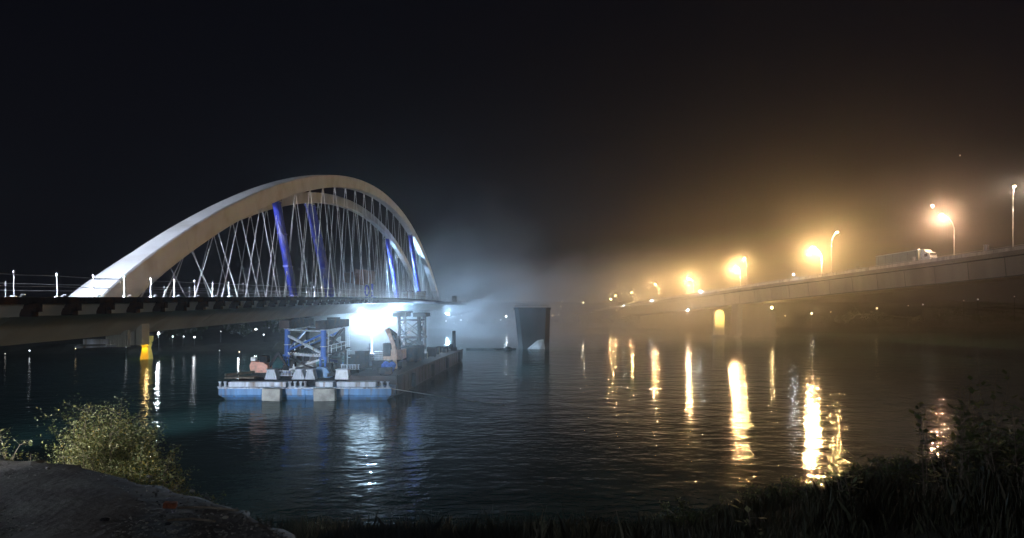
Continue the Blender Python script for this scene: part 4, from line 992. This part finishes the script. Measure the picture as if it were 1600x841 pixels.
shrub('dimmer right-hand part bush lower beside the large lit bush', (-7.1, 12.8, 6.6), (.75, .8, 1.9), 13000, 7, 40, .05, mix=(6, 1, 7, 2))
shrub('low ragged bush with yellow leaves where the slab edge bends down', (-6.15, 12.0, 6.6), (.7, .6, 1.35), 8000, 2, 30, .048, mix=(5, 1, 7, 3))
shrub('thin reddish weeds at the left edge behind the slab', (-10.0, 13.2, 7.2), (.7, .5, 1.25), 1300, 5, 26, .05, mix=(3, 2, 3, 1))
shrub('small yellowish shrub cut off by the left edge of the photo', (-10.75, 13.6, 7.2), (.35, .4, 1.7), 900, 6, 12, .055, mix=(6, 3, 1, 2))
for i, (px, Y, w, h, n, lab) in enumerate(((1215, 14.2, .8, .75, 2200, 'low dark scrub on the mound left of the tallest reflections'), (1300, 13.6, 1.0, .85, 3000, 'low dark scrub on the mound below the tallest reflections'),
        (1400, 12.4, .9, .8, 2600, 'low dark scrub between the mound and the reddish reflection'), (1560, 10.6, .9, .9, 3000, 'taller dark scrub at the right edge of the bank'), (1090, 13.5, .9, .6, 2000, 'lowest dark scrub at the left foot of the mound'))):
    x = (px - 800) * Y / F; shrub(lab, (x, Y, bankz(x, Y) - .1), (w, .7, h), n, 40 + i, 22, .05, mix=(1, 0, 9, 0))
# grass and weeds on the near bank
def blades(x0, x1, y0, y1, n, h0, h1, seed, name='grass', wd=.012):
    rnd = random.Random(seed); b = MB()
    for i in range(n):
        x = rnd.uniform(x0, x1); y = rnd.uniform(y0, y1)
        if x < ed[-1].x + .05 and y < edge_y(x) + .1: continue
        z = bankz(x, y) - .05
        if z < -.1 or (x < -1 and y < 12.5): z = min(z, 7.7)
        h = rnd.uniform(h0, h1) * (1.2 - .4 * math.sin(x * 1.7 + y)); a = rnd.uniform(0, 6.28); w = wd * rnd.uniform(.6, 1.6) * (1 + y / 14); lean = Vector((rnd.gauss(0, .25), rnd.gauss(0, .25), 0)) * h
        s = Vector((math.cos(a), math.sin(a), 0)) * w; p = Vector((x, y, z)); b.m = rnd.choice((0, 0, 1))
        b.add([p - s, p + s, p + s * .7 + lean * .35 + Vector((0, 0, h * .6)), p + lean + Vector((0, 0, h)), p - s * .7 + lean * .35 + Vector((0, 0, h * .6))], [(0, 1, 2, 3, 4)])
    return tag(b.build(name, [mat('grass_blade', (.03, .033, .014), .8, var=.4, scale=3), mat('dry_grass_blade', (.06, .05, .03), .8, var=.4, scale=3)]), kind='stuff')
blades(-8, 2, 9, 24, 14000, .15, .55, 1, wd=.006); blades(1, 18, 6, 24, 60000, .08, .36, 2, wd=.005); blades(-6, 16, 6.5, 11, 16000, .1, .35, 3, wd=.004); blades(-14, 18, 22, 31, 9000, .2, .7, 4, wd=.006)
# individual weeds
rw = random.Random(12)
WL = [(1180, 8.2, .9, 5, 'pale-leaved weed stalk standing in the dark grass right of centre'),
      (1445, 9.0, 1.5, 9, 'tall leafy weed left of the reddish reflection at right'),
      (1490, 8.8, 1.5, 14, 'tall bushy weed in front of the bright reflection at right'),
      (1508, 9.4, 1.7, 8, 'thin tall weed just right of the bright reflection'),
      (1570, 8.4, 1.2, 12, 'tall dark weed near the right edge'),
      (1592, 7.8, 1.5, 12, 'dark weed cut off by the right edge'),
      (1540, 9.2, 1.7, 9, 'dark leafy weed between the reflection and the right edge'),
      (1330, 9.5, 1.0, 8, 'low leafy weed on the mound below the tallest reflections'),
      (505, 8.0, .75, 3, 'short pale dry stalk at the bottom right of the slab'),
      (845, 7.6, .6, 3, 'tiny dry stalk at the bottom centre')]
for px, Y, h, nb, lab in WL:
    x = (px - 800) * Y / F; z = bankz(x, Y) - .1; t = thing('weed', lab, 'weed', (x, Y, z)); st = MB(); lv = MB(); lv.m = 0
    for i in range(max(2, nb // 2)):
        b0 = Vector((x + rw.uniform(-.1, .1), Y + rw.uniform(-.1, .1), z)); e = b0 + Vector((rw.gauss(0, .16), rw.gauss(0, .16), h * rw.uniform(.7, 1))); st.tube(b0, e, .009, .003, n=4)
        for k in range(nb * 2 + 3):
            f = rw.uniform(.25, 1); p = b0.lerp(e, f); d = Vector((rw.gauss(0, 1), rw.gauss(0, 1), rw.uniform(-.2, .8))).normalized(); s = d.cross(Vector((0, 0, 1))).normalized() * .3; l = rw.uniform(.05, .14)
            q2 = p + d * l * .8; st.tube(p, q2, .003, .002, n=3, cap=False); lv.m = rw.choice((1, 1, 0) if px == 1180 else (0, 2, 2)); lv.add([q2, q2 + d * l * .5 + s * l, q2 + d * l, q2 + d * l * .5 - s * l], [(0, 1, 2, 3)])
    st.build('stem', twig, t); lv.build('foliage', leaf, t)
# litter on the slab
def on_slab(px, py): Y = (CH - SZ) * F / (py - HY); return Vector(((px - 800) * Y / F, Y, SZ + .01))
p = on_slab(266, 796); bk = MB(); bk.box(p + Vector((0, 0, .045)), (.15, .10, .07), Matrix.Rotation(R(14), 3, 'Z') @ Matrix.Rotation(R(6), 3, 'Y')); tag(bk.build('brick', M['brick'], bevel=.012), 'broken orange brick lying on the concrete slab', 'brick')
for a, b, lab in (((278, 797), (372, 801), 'dark stick lying right of the orange brick'), ((262, 817), (336, 818), 'shorter dark stick lying below the orange brick')):
    A, B = on_slab(*a), on_slab(*b); tag(MB().path([A + Vector((0, 0, .02)), A.lerp(B, .5) + Vector((0, .03, .03)), B + Vector((0, 0, .015))], .014, 6).build('stick', twig), lab, 'stick')
rnd = random.Random(8)
for px, py, s, m, lab in ((106, 799, .02, 'white', 'tiny white scrap on the dark left part of the slab'), (76, 794, .014, 'white', 'smaller pale scrap left of the white scrap'), (163, 817, .045, 'darksteel', 'dark stone on the slab below the white scrap'), (300, 770, .03, 'conc', 'small pale stone near the slab edge'), (262, 822, .03, 'darksteel', 'small dark stone below the brick'), (352, 812, .03, 'conc', 'small stone at the right end of the shorter stick')):
    p = on_slab(px, py); b = MB(); b.ball(p + Vector((0, 0, s * .5)), s, 7, 5, (1.3, 1, .6)); 
    for v in b.v: v += Vector((rnd.uniform(-1, 1), rnd.uniform(-1, 1), rnd.uniform(-.4, .4))) * s * .2
    tag(b.build('stone' if m != 'white' else 'litter_scrap', M[m]), lab, 'stone' if m != 'white' else 'litter')

gr = MB(); rg_ = random.Random(21)
for i in range(2600):
    px = rg_.uniform(-40, 470); py = rg_.triangular(705, 870, 850); v = on_slab(px, py)
    if v.y > edge_y(v.x) - .06: continue
    s = rg_.uniform(.004, .016) * (1 + 1.5 * (rg_.random() > .97)); gr.m = rg_.choice((0, 0, 1))
    gr.ball(v + Vector((0, 0, s * .3)), s, 5, 3, (rg_.uniform(.8, 1.6), rg_.uniform(.8, 1.4), rg_.uniform(.4, .8)))
tag(gr.build('gravel', [mat('grit', (.16, .15, .14), .9, var=.3, scale=20), mat('dark_grit', (.05, .05, .05), .9, var=.3, scale=20)]), kind='stuff')
cr_ = random.Random(5)
